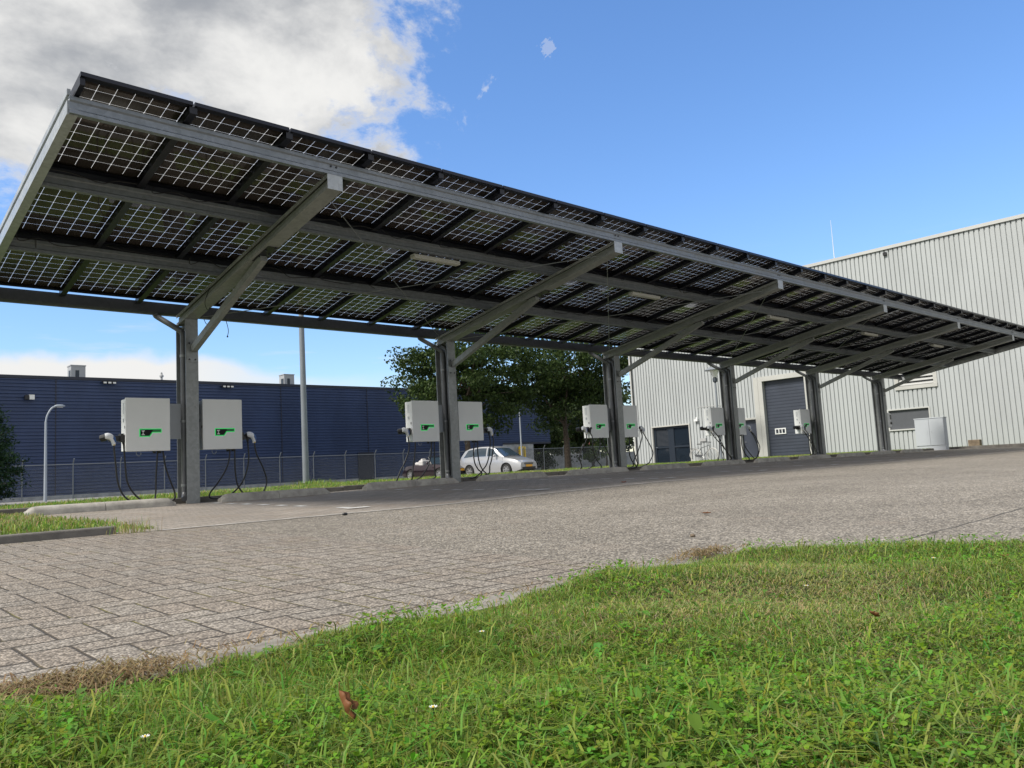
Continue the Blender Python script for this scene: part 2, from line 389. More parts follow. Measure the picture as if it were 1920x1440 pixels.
M['conifer'] = leafmat('conifer_needles', c1=(.012, .035, .016), c2=(.045, .085, .035), trans=.2)
M['bark'] = simple('tree_bark', (.10, .078, .058), .9, var=.35, scale=9)
M['dead'] = leafmat('dead_leaf', c1=(.16, .065, .028), c2=(.25, .11, .05), trans=.25)
def cladding(name, col, rough, var):
    m, t = newmat(name); p = pos(t)
    n = t.noise(t.vm('MULTIPLY', p, (.6, .6, .25)), 1.2, 5, .6)
    c = t.mix(t.ss(n, .3, .7), tuple(x*(1-var) for x in col), tuple(x*(1+var) for x in col))
    bsdf(t, c, rough, 0, None, .4); return m
M['blue'] = cladding('navy_cladding', (.034, .056, .128), .40, .12); M['white_clad'] = cladding('pale_cladding', (.375, .395, .398), .5, .05)
M['blue_trim'] = simple('navy_trim', (.016, .02, .035), .45)
M['trim'] = simple('pale_metal_trim', (.44, .445, .43), .45, var=.05, scale=.5); M['cream'] = simple('cream_frame', (.42, .42, .395), .5, var=.05, scale=1)
M['slate'] = simple('slate_blue_door', (.034, .041, .058), .42, var=.12, scale=1.2)
M['door_frame'] = simple('dark_blue_frame', (.014, .021, .032), .4); M['grey_panel'] = simple('grey_panel', (.075, .08, .09), .5, var=.05)
M['cab'] = simple('grey_cabinet', (.41, .435, .465), .7, 0, .2, var=.03, scale=1); M['cab_side'] = M['cab']
def glass(name, col, rough=.04):
    m, t = newmat(name); bsdf(t, col, rough, 0, None, .8); return m
M['glass'] = glass('dark_window_glass', (.012, .018, .026)); M['screen_glass'] = glass('windscreen_glass', (.04, .062, .085)); M['car_glass'] = glass('car_glass', (.03, .045, .06)); M['blind'] = simple('blinds', (.05, .055, .065), .6)
def paint(name, col, metal=.3): return simple(name, col, .3, metal, Coat_Weight=.7, Coat_Roughness=.06)
M['silver'] = paint('silver_car_paint', (.41, .415, .425), .5); M['burgundy'] = paint('dark_burgundy_paint', (.042, .026, .031), .8); M['white_car'] = paint('white_car_paint', (.62, .64, .66), .05)
M['tyre'] = simple('tyre', (.014, .014, .014), .8); M['rim'] = simple('alloy_rim', (.30, .305, .31), .35, .6); M['lens'] = simple('headlamp_lens', (.68, .69, .68), .12); M['plate'] = simple('number_plate', (.70, .36, .04), .5)
M['seat'] = simple('pale_leather', (.47, .455, .44), .55); M['orange'] = simple('indicator', (.5, .16, .02), .3); M['tail'] = simple('tail_lamp', (.35, .02, .02), .25)
M['pole'] = simple('grey_painted_pole', (.20, .22, .245), .45, .2, var=.1, scale=1); M['pale_pole'] = simple('pale_pole', (.30, .335, .38), .5, var=.06, scale=1)
M['yellow'] = simple('yellow_plastic', (.72, .48, .02), .4); M['fence'] = simple('fence_wire', (.17, .19, .205), .5, .4)
M['unit'] = simple('roof_unit_metal', (.38, .385, .38), .5, .2); M['unit_dark'] = simple('roof_unit_opening', (.03, .04, .05), .5)
M['lampglass'] = simple('lamp_lens', (.75, .75, .72), .2); M['brick'] = simple('brown_block', (.17, .13, .09), .9, var=.3, scale=7)
M['red'] = simple('red_brown_litter', (.22, .06, .03), .6); M['straw'] = leafmat('straw', c1=(.22, .15, .07), c2=(.33, .25, .13), trans=.25)
M['bike'] = simple('bicycle_paint', (.08, .085, .09), .4, .3); M['bike_tyre'] = simple('cream_bicycle_tyre', (.36, .355, .33), .7); M['bike_pale'] = simple('pale_bicycle_metal', (.50, .51, .50), .4, .3)

# ================================================================ ground
def sheet(name, mat, x0, x1, y0, y1, nx, ny, dz=0.0, fn=None):
    fn = fn or (lambda x, y: float(gz(x, y)))
    mb = MB(); mb.grid(lambda a, b: (x0+(x1-x0)*a, y0+(y1-y0)*b, fn(x0+(x1-x0)*a, y0+(y1-y0)*b)+dz), nx, ny)
    return mb.build(name, mat, smooth=True)
g0 = MB().add([(-2500,-2500,-.62),(2500,-2500,-.62),(2500,2500,-.62),(-2500,2500,-.62)], [(0,1,2,3)]).build('ground', M['turf']); struct(g0, 'flat green ground running out to the horizon', 'ground')
struct(sheet('road', M['asphalt'], -1.85, 40, -45, -4.95, 60, 40), 'grey stone-chip asphalt road in front of the parking bays', 'road')
struct(sheet('brick_pavement', M['pavers'], -40, -1.85, -9.78, -4.95, 60, 12), 'herringbone brick paving beside the asphalt', 'pavement')
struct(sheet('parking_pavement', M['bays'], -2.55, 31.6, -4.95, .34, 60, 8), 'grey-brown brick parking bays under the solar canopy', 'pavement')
struct(sheet('paving_band', M['band'], -2.2, 31.6, -5.06, -4.95, 60, 1, .004), 'pale concrete band between road and parking bays', 'paving band')
struct(sheet('paving_edge_band', M['edge_band'], -40, -1.0, -9.95, -9.79, 40, 1, .004), 'pale concrete edging strip along the front lawn', 'edging')
struct(sheet('soil_bed', M['soil'], -40, 4, -13, -9.90, 30, 6, -.028), 'dark soil bed under the edge of the front lawn', 'soil')
struct(sheet('rear_yard', M['yard'], -60, 33, 9.9, 60, 4, 4, 0, lambda x, y: -.10), 'grey asphalt yard and car park behind the grass verge', 'yard')
struct(sheet('side_yard', M['yard'], 33, 160, 17.5, 160, 4, 4, 0, lambda x, y: -.11), 'asphalt yard beyond the white hall', 'yard')
def verge_z(x, y): return .085 + .03*sin(x*.9+y*.7)*min(1, max(0, y-.5)) - .012*max(0, y-6) - (.09 if x < 0 else .09*max(0, 1-x/5))*.5
struct(sheet('verge_ground', M['turf'], -40, 32.9, .42, 10.0, 90, 20, 0, verge_z), 'strip of soil under the grass verge behind the parking bays', 'verge')
def patch_z(x, y): return float(gz(x, y)) + .055
struct(sheet('patch_ground', M['turf'], -40, -2.62, -4.83, .42, 20, 10, 0, lambda x, y: patch_z(x, y)-.015), 'soil of the grass patch beside the first parking bay', 'verge')
struct(sheet('hall_verge', M['turf'], 31.4, 32.97, -30, .42, 4, 30, 0, lambda x, y: .09), 'narrow grass verge along the foot of the white hall', 'verge')
# front lawn
LE = [(-40,-9.93),(-1.25,-9.93),(-1.0,-10.05),(-.78,-10.35),(-.62,-10.8),(-.42,-11.4),(-.1,-12.2),(.5,-13.5),(3,-17),(3,-40),(-40,-40)]
def lawn_edge(x):
    xs = np.array([p[0] for p in LE[1:9]]); ys = np.array([p[1] for p in LE[1:9]])
    wob = .030*np.sin(x*5.3+1)+.022*np.sin(x*11.7+2.2)+.015*np.sin(x*23.1)+.012*np.sin(x*47+.7)
    return np.where(x < -1.25, -9.885, np.interp(x, xs, ys)) + wob
def in_lawn(x, y): return y < lawn_edge(x)
def lawn_z(x, y): return gz(x, y) + .025 + .018*np.sin(x*2.3+.6)*np.sin(y*2.9) + .012*np.sin(x*6.1+y*4.7)
mb = MB(); step = .25
def lawn_fn(a, b):
    x = -14 + 16*a; lim = float(lawn_edge(np.float64(x)))
    y = -20 + (lim+20)*b**.5
    z = float(lawn_z(x, y)); q = lim-y
    return (x, y, z - .045*max(0, 1-q/.12))
mb.grid(lawn_fn, 420, 60); struct(mb.build('lawn_ground', M['soil'], smooth=True), 'soil under the front lawn', 'lawn')
# kerb behind the bays, kerb of the grass patch
mb = MB()
for i in range(-6, 36):
    x = i*.9; z = float(gz(x, 0)); mb.box(x+.004, x+.896, .30, .43, z-.2, z+.085)
o = mb.build('verge_kerb', M['kerb_dark'], bevel=.012); struct(o, 'low dark concrete kerb holding the grass verge', 'kerb')
mb = MB()
for i in range(14):
    x1 = -2.52 - i*1.0; z = float(gz(x1, -4.9)); mb.box(x1-.994, x1, -4.95, -4.82, z-.2, z+.062)
o = mb.build('patch_kerb', M['kerb_dark'], bevel=.012); struct(o, 'dark concrete kerb along the grass patch', 'kerb')
mb = MB().box(31.25, 31.4, -30, .3, -.3, .13); struct(mb.build('hall_kerb', M['kerb_dark'], bevel=.01), 'kerb in front of the narrow verge at the white hall', 'kerb')
# bay markings: rows of white stones
for i in range(0, 11):
    x0 = .12 + i*2.83; mb = MB()
    for k in range(8):
        y = -.55 - k*.5; xx = x0 - (y+.5)*.0
        z = float(gz(xx, y)) + .004
        if (i + k*3) % 11 == 7: continue
        mb.add([(xx-.05,y-.10,z-.002),(xx+.05,y-.10,z-.002),(xx+.05,y+.10,z+.002),(xx-.05,y+.10,z+.002)], [(0,1,2,3)])
    mb.add([(xx-.16,-4.42,z+.001),(xx+.12,-4.42,z+.001),(xx+.12,-4.32,z+.003),(xx-.16,-4.32,z+.003)], [(0,1,2,3)])
    struct(mb.build('bay_marking', M['marking']), 'row of white marker stones between two parking bays', 'marking')

# ================================================================ solar canopy
POST_N, BAY = 6, 5.0
XL, PITCH_X = -2.687, 1.0218
XR = XL + 30*PITCH_X
SL = .1770; AN = math.atan(SL)
def raf_bot(y): return 3.50 - .172*(y + 4.28)
def raf_top(y): return raf_bot(y) + .168
canopy = thing('solar_canopy', 'long galvanised steel carport roofed with see-through solar panels on six posts', 'solar carport')
# panels
pm = MB(); pm.add([(0,0,-.008),(PW,0,-.008),(PW,PL,-.008),(0,PL,-.008)], [(3,2,1,0)])
fm = MB(); fw = .034
for a0, a1, b0, b1 in ((0, PW, 0, .012), (0, PW, PL-.012, PL), (0, .012, .012, PL-.012), (PW-.012, PW, .012, PL-.012)): fm.box(a0, a1, b0, b1, -.042, 0)
for a0, a1, b0, b1 in ((.012, PW-.012, .012, .064), (.012, PW-.012, PL-.064, PL-.012), (.012, fw, .064, PL-.064), (PW-fw, PW-.012, .064, PL-.064)): fm.box(a0, a1, b0, b1, -.042, -.038)
p0 = f0 = None
for k in range(30):
    for r in range(3):
        if p0 is None:
            p0 = pm.build('solar_panel', M['panel'], canopy); f0 = fm.build('panel_frame', M['black_alu'], p0); o = p0
        else:
            o = p0.copy(); C.objects.link(o); o.parent = canopy
            q = f0.copy(); C.objects.link(q); q.parent = o
        off = r*(PL + .013)
        o.location = (XL + k*PITCH_X + .01, -4.489 + off*cos(AN), 3.992 - off*sin(AN)); o.rotation_euler = (-AN, 0, 0)
# junction boxes and dangling module cables
def roof_under(y): return 3.992 - SL*(y+4.489) - .045
for k in range(30):
    for r in range(3):
        mb = MB()
        yy = -4.489 + (r+.5)*(PL+.013)*cos(AN) + .0
        if r == 0: continue
        y1 = -4.489 + r*(PL+.013)*cos(AN) - .02
        x = XL + k*PITCH_X
        pts = [(x+.12, y1-.1, roof_under(y1-.1)-.06)]
        for j in range(5):
            pts.append((x+.12+.22*j+random.uniform(-.05,.05), y1-.09+random.uniform(-.03,.02), roof_under(y1-.09)-.05-random.uniform(.0,.10)))
        mb.tube(spline(pts, 4), .006, 5); mb.build('module_cable', M['rubber'], canopy)
# purlins (sigma section), rafters, posts
def purlin(y, h, mat, flip=1, name='purlin', dzz=0):
    zb = raf_top(y) + .002 + dzz
    P = [(.0,0),(.0,.035),(.014,.05),(.014,h-.05),(.0,h-.035),(.0,h)]
    mb = MB(); th = .006
    prof = [(-.0, .012), (-.006, .004), (-.0, 0), (.065, 0), (.065, .02), (.059, .02), (.059, .006), (.006, .006), (.006, .035), (.020, .05), (.020, h-.05), (.006, h-.035), (.006, h-.006), (.059, h-.006), (.065, h-.006), (.065, h), (0, h), (0, h-.035), (.014, h-.05), (.014, .05), (0, .035)]
    prof = [(a, b) for a, b in prof][2:]
    pts = [(0, y + flip*a, zb + b) for a, b in prof]
    if flip < 0: pts = pts[::-1]
    mb.prism(pts, (XL-.03, 0, 0), (XR+.03, 0, 0))
    o = mb.build(name, mat, canopy)
    if y < -4: return o
    mb = MB(); zt_ = 3.992 - SL*(y+4.489) - .048
    mb.box(XL-.02, XR+.02, y+.004, y+.055, zb+h+.001, zt_-.012); mb.build('carrier_rail', M['black_alu'], o)
    return o
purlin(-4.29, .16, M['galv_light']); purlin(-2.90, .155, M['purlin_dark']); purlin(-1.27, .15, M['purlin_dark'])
for k in range(31):        # black rails under the panel seams
    mb = MB(); x = XL + k*PITCH_X; a, b = -4.47, .40; q = lambda y, dd: 3.992 - SL*(y+4.489) - dd
    hw_ = .038 if 0 < k < 30 else .022; x = min(max(x, XL+.03), XR-.03)
    mb.add([(x+i*hw_, y, q(y, dd)) for y in (a, b) for dd in (.112, .043) for i in (-1, 1)], [(0,1,5,4),(3,2,6,7),(1,3,7,5),(2,0,4,6),(0,2,3,1),(4,5,7,6)])
    mb.build('rail', M['black_alu'], canopy)
# gutter at the low edge
mb = MB(); gy0, gy1 = .47, .62
mb.prism([(0,gy0,3.075),(0,gy0,2.92),(0,gy0+.03,2.895),(0,gy1-.03,2.895),(0,gy1,2.92),(0,gy1,3.05),(0,gy1-.004,3.05),(0,gy1-.004,2.925),(0,gy1-.034,2.90),(0,gy0+.034,2.90),(0,gy0+.004,2.925),(0,gy0+.004,3.075)], (XL-.05,0,0), (XR+.05,0,0))
for xx in (XL-.05, XR+.045): mb.box(xx, xx+.005, gy0+.004, gy1-.004, 2.9, 3.04)
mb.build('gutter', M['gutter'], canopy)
# little stand-offs carrying the low edge
for k in range(31):
    mb = MB().box(XL+k*PITCH_X-.02, XL+k*PITCH_X+.02, .36, .475, 3.03, roof_under(.40)+.0); mb.build('gutter_bracket', M['black_alu'], canopy)
# sloping edge beams at both ends
for xx, sgn in ((XL-.045, 1), (XR+.015, -1)):
    mb = MB(); y0, y1 = -4.26, .46
    def strip(za, zb, xa, xb):
        q = lambda y: 3.992 - SL*(y+4.489)
        mb.add([(xa,y0,q(y0)-zb),(xb,y0,q(y0)-zb),(xb,y1,q(y1)-zb),(xa,y1,q(y1)-zb),(xa,y0,q(y0)-za),(xb,y0,q(y0)-za),(xb,y1,q(y1)-za),(xa,y1,q(y1)-za)],
               [(3,2,1,0),(4,5,6,7),(0,1,5,4),(1,2,6,5),(2,3,7,6),(3,0,4,7)])
    strip(.045, .10, xx, xx+.03); strip(.10, .155, xx+.02, xx+.03); strip(.155, .285, xx, xx+.03); strip(.279, .285, xx+.03, xx+.09)
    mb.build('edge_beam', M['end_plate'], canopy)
def oriented_box(mb, a, b, wx, h, up=Vector((0,0,1))):
    a = Vector(a); b = Vector(b); dd = (b-a).normalized(); sx = dd.cross(up).normalized(); uz = sx.cross(dd).normalized()
    vs = [p + sx*i*wx/2 + uz*j*h/2 for p in (a, b) for i, j in ((-1,-1),(1,-1),(1,1),(-1,1))]
    mb.add(vs, [(3,2,1,0),(4,5,6,7),(0,1,5,4),(1,2,6,5),(2,3,7,6),(3,0,4,7)])
GB = [float(gz(i*BAY, 0)) for i in range(6)]
for i in range(6):
    X = i*BAY; g = GB[i]
    # post: H section
    mb = MB(); zt = 2.76
    mb.box(X-.095, X+.095, 0, .014, g-.1, zt); mb.box(X-.006, X+.006, .014, .37, g-.1, zt+.0); mb.box(X-.095, X+.095, .37, .384, g-.1, 2.70)
    p = mb.build('post', M['galv'], canopy)
    mb = MB().box(X-.088, X+.088, -.012, -.001, 2.10, 2.42)
    o = mb.build('brace_plate', M['galv'], p); 
    mb = MB()
    for bx in (-.045, .045):
        for bz in (2.14, 2.385): mb.lathe([(.013,0),(.013,.012),(.006,.014)], (X+bx, -.012, bz), (0,-1,0), 6)
    mb.build('bolt', M['bolt'], p)
    # rafter: welded box-like section open to one side
    mb = MB(); ya, yb = -4.28, .36; q0, q1 = raf_bot(ya), raf_bot(yb); hh = .168
    def rb(x0, x1, a, b_):
        mb.add([(x0,ya,q0+a),(x1,ya,q0+a),(x1,yb,q1+a),(x0,yb,q1+a),(x0,ya,q0+b_),(x1,ya,q0+b_),(x1,yb,q1+b_),(x0,yb,q1+b_)],
               [(3,2,1,0),(4,5,6,7),(0,1,5,4),(1,2,6,5),(2,3,7,6),(3,0,4,7)])
    rb(X-.095, X+.095, 0, .008); rb(X-.095, X+.095, hh-.008, hh); rb(X+.05, X+.06, .008, hh-.008); rb(X-.095, X-.089, .008, .04); rb(X-.095, X-.089, hh-.045, hh-.008); rb(X-.06, X-.054, .04, hh-.04)
    mb.box(X-.095, X+.095, -4.29, -4.281, q0-.004, q0+hh)
    ra = mb.build('rafter', M['galv_dark'], canopy)
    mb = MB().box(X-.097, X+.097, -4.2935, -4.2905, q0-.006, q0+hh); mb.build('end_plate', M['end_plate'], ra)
    # brace
    mb = MB(); oriented_box(mb, (X+.02, -.03, 2.30), (X+.02, -2.42, raf_bot(-2.42)-.03), .085, .10)
    br_ = mb.build('brace', M['galv_dark'], canopy)
    mb = MB(); y2 = -2.42
    mb.add([(X-.05,y2-.28,raf_bot(y2-.28)-.006),(X+.09,y2-.28,raf_bot(y2-.28)-.006),(X+.09,y2+.2,raf_bot(y2+.2)-.006),(X-.05,y2+.2,raf_bot(y2+.2)-.006),
            (X-.05,y2-.28,raf_bot(y2-.28)),(X+.09,y2-.28,raf_bot(y2-.28)),(X+.09,y2+.2,raf_bot(y2+.2)),(X-.05,y2+.2,raf_bot(y2+.2))],
           [(3,2,1,0),(4,5,6,7),(0,1,5,4),(1,2,6,5),(2,3,7,6),(3,0,4,7)])
    for k in range(4):
        yy = y2-.25+.09*k; mb.lathe([(.014,0),(.014,.014),(.007,.016)], (X+.02+(-.045 if k%2 else .045), yy, raf_bot(yy)-.006), (0,0,-1), 6)
    mb.build('bracket', M['bolt'], br_)
    # purlin bolts seen on the front purlin
    mb = MB()
    for bx in (-.04, .03):
        for bz in (.10, .15): mb.lathe([(.012,0),(.012,.010)], (X+bx, -4.276, raf_top(-4.29)+bz), (0,-1,0), 6)
    mb.build('purlin_bolt', M['bolt'], canopy)
    # drain pipe
    mb = MB(); pr = .043
    mb.tube(spline([(X-.34,.53,2.90),(X-.33,.51,2.86),(X-.13,.28,2.66),(X-.062,.215,2.58),(X-.055,.205,2.48)], 5) + [(X-.055,.205,.17+g)] + spline([(X-.055,.205,.16+g),(X-.07,.17,.11+g),(X-.10,.10,.07+g)], 4), pr, 12)
    dp = mb.build('drain_pipe', M['pipe'], canopy, smooth='auto')
    mb = MB()
    for z in (2.22, 1.22, .26): mb.tube([(X-.055,.205,z-.018),(X-.055,.205,z+.018)], pr+.007, 12)
    mb.build('pipe_clamp', M['galv'], dp, smooth='auto')
    if i:
        mb = MB(); mb.tube([(X-.05,.07,.1+g),(X-.05,.07,2.45),(X-.05,.10,2.62),(X-.05,.25,2.72)], .024, 10); mb.build('conduit', M['pipe'], canopy, smooth='auto')
    if i < 5:
        for a, b in (((X+.12,-3.95),(X+4.88,.12)), ((X+.12,.10),(X+4.88,-3.95))):
            mb = MB(); mb.tube([(a[0],a[1],raf_bot(a[1])+.06),((a[0]+b[0])/2,(a[1]+b[1])/2,raf_bot((a[1]+b[1])/2)+.045),(b[0],b[1],raf_bot(b[1])+.06)], .006, 6); mb.build('tie_rod', M['galv'], canopy)
        # batten light under the second purlin
        mb = MB(); yl = -2.80; zl = raf_top(yl)-.03
        oriented_box(mb, (X+2.12,yl,zl), (X+2.98,yl,zl), .11, .06); lf = mb.build('batten_light', M['tube_white'], canopy, bevel=.012)
        mb = MB(); mb.box(X+2.3,X+2.34,yl-.02,yl+.02,zl+.03,zl+.075); mb.box(X+2.76,X+2.80,yl-.02,yl+.02,zl+.03,zl+.075); mb.build('light_bracket', M['galv'], lf)
# loose cables hanging from the nearest bay
for pts in ([(.14,-.75,2.86),(.22,-.72,2.66),(.27,-.70,2.5),(.26,-.69,2.40)], [(-2.1,-2.9,3.6),(-2.05,-2.75,3.38),(-1.95,-2.6,3.28),(-1.9,-2.5,3.25)], [(-2.35,-1.3,3.3),(-2.33,-1.2,3.12),(-2.3,-1.1,3.05)], [(-.1,-.95,3.04),(-.11,-.8,2.86),(-.02,-.66,2.78),(.06,-.55,2.83)], [(-.03,-.55,2.66),(.03,-.5,2.60),(.1,-.5,2.62),(.16,-.62,2.74)]):
    mb = MB(); mb.tube(spline(pts, 6), .005, 5); mb.ball(pts[-1], .014, 6, 4); mb.build('loose_cable', M['rubber'], canopy)

# ================================================================ chargers
def screen_outline(gr):
    # long bar with a deeper block at its left end
    P = [(-.142,-.046),(-.018,-.046),(.022,.012),(.142,.012),(.142,.046),(-.142,.046)]
    cx_ = [( -1,-1),(.6,-1),(.6,-1),(1,-1),(1,1),(-1,1)]
    return [(a+gr*b[0], c+gr*b[1]) for (a, c), b in zip(P, cx_)]
def make_charger(X, yb, side, g, label, cables, look):
    cw = .62; xc = X + side*(.165 + cw/2) if side > 0 else X - .315 - cw/2
    root = thing('charging_station', label, 'EV charger', (xc, yb, g), 0, 'chargers on the canopy posts')
    hw = cw/2
    mb = MB().box(-hw, hw, 0, .03, .79, 1.56); body = mb.build('front_cover', M['white_coat'], root, bevel=.008)
    mb = MB().box(-hw+.012, hw-.012, .032, .235, .80, 1.545); cab = mb.build('cabinet', M['white_coat'], root, bevel=.006)
    mb = MB()
    for k in range(9): mb.box(-hw+.0085, -hw+.011, .10, .16, 1.34+.018*k, 1.346+.018*k)
    mb.build('vent', M['cab'], cab)
    mb = MB().box(-hw+.006, -hw+.011, .11, .15, 1.22, 1.27); mb.build('rating_plate', M['cab'], cab)
    mb = MB().box(-hw+.005, -hw+.011, .05, .065, 1.12, 1.16); mb.build('lock', M['bolt'], cab)
    # mounting arm to the post
    xa, xb = (hw-.012, -xc+X-.02) if side < 0 else (-xc+X+.02, -hw+.012)
    mb = MB().box(min(xa, xb), max(xa, xb), .18, .232, .97, 1.50); mb.build('mounting_plate', M['cab'], root)
    # lit sign
    sx = .03; zc = 1.055
    P = screen_outline(.012); mb = MB().prism([(a+sx, 0, c+zc) for a, c in P], (0, -.001, 0), (0, -.005, 0)); led = mb.build('display_border', M['led'], root)
    P = screen_outline(.0); mb = MB().prism([(a+sx, 0, c+zc) for a, c in P], (0, -.0052, 0), (0, -.008, 0)); scr = mb.build('display', M['screen'], root)
    mb = MB().box(.03+sx, .136+sx, -.0095, -.0082, zc+.018, zc+.041); mb.build('display_bar', M['led_dim'], scr)
    mb = MB(); xx = -.104+sx
    mb.box(xx-.022, xx+.022, -.0095, -.0082, zc+.022, zc+.032); mb.box(xx-.022, xx+.022, -.0095, -.0082, zc-.034, zc-.024)
    mb.add([(xx-.015,-.0085,zc+.02),(xx+.015,-.0085,zc+.02),(xx,-.0085,zc-.001)], [(0,1,2)]); mb.add([(xx-.015,-.0085,zc-.022),(xx+.015,-.0085,zc-.022),(xx,-.0085,zc-.001)], [(2,1,0)])
    mb.build('display_icon', M['pale_plastic'], scr)
    # holders on the outer side
    ends = sorted(range(2), key=lambda k: -abs(cables[k][-1][0])); ea, eb = cables[ends[0]][-1], cables[ends[1]][-1]
    dirx = look; yp = .135-yb; pxc = X + ea[0] - xc - dirx*.06
    cables = [list(c) for c in cables]; cables[ends[0]][-1] = (ea[0], .892, 0.); cables[ends[1]][-1] = (eb[0], .91, 0.)
    so_ = side*(hw-.012)
    mb = MB(); mb.box(min(so_, pxc), max(so_, pxc), .09, .15, .945, 1.02)
    mb.box(min(so_+side*.02, so_+side*.06), max(so_+side*.02, so_+side*.06), .05, .17, .93, 1.05)
    mb.lathe([(.03,-.06),(.05,-.05),(.05,.02),(.04,.03)], (pxc-dirx*.05, .12, 1.0), (-side*.5 if look else side*.8, -.5, .15), 12)
    mb.build('plug_holder', M['black'], root)
    # the pale plug
    mb = MB(); mb.tube(spline([(pxc-dirx*.055,yp,1.015),(pxc-dirx*.01,yp-.01,1.015),(pxc+dirx*.035,yp-.012,.985),(pxc+dirx*.055,yp-.01,.93),(pxc+dirx*.06,yp-.005,.885)], 4), [.040,.043,.046,.047,.046,.045,.044,.042,.040,.037,.034,.031,.029,.027,.025,.024,.022], 12)
    pl = mb.build('plug', M['plug_white'], root, smooth='auto')
    mb = MB(); mb.tube([(pxc+dirx*.012,yp-.018,1.018),(pxc+dirx*.05,yp-.018,.985),(pxc+dirx*.073,yp-.014,.93)], [.03,.034,.022], 10); mb.build('plug_grip', M['plug_blue'], pl, smooth='auto')
    mb = MB(); mb.box(pxc+dirx*.06-.012, pxc+dirx*.06+.012, yp-.03, yp+.022, .885, .90); mb.build('plug_tab', M['plug_yellow'], pl)
    # second, black plug close to the box
    px2 = X + eb[0] - xc
    mb = MB(); mb.tube([(px2-side*.05,yp,1.02),(px2-side*.01,yp,1.01),(px2,yp,.96),(px2,yp,.90)], [.026,.032,.026,.015], 10); mb.build('black_plug', M['black'], root, smooth='auto')
    # hook under the box
    mb = MB(); mb.tube(spline([(-hw+.17,.08,.79),(-hw+.17,.07,.745),(-hw+.20,.06,.725),(-hw+.225,.06,.75),(-hw+.225,.07,.775)], 4), .006, 6); mb.build('cable_hook', M['galv_light'], root)
    mb = MB()
    for xx in (.12, .20): mb.lathe([(.022,0),(.022,-.03),(.014,-.04)], (xx, .12, .80), (0,0,1), 10)
    mb.build('cable_gland', M['black'], root)
    for c in cables:
        pts = [(X+a-xc, (.13-yb) + yy, max(z, .02)) for a, z, yy in c]
        mb = MB(); mb.tube(spline(pts, 6), .0125, 8); mb.build('charging_cable', M['rubber'], root, smooth=True)
    return root
def c3(l, y=0.0): return [(a, z, y) for a, z in l]
GD = .06  # height at which the cables lie on the verge
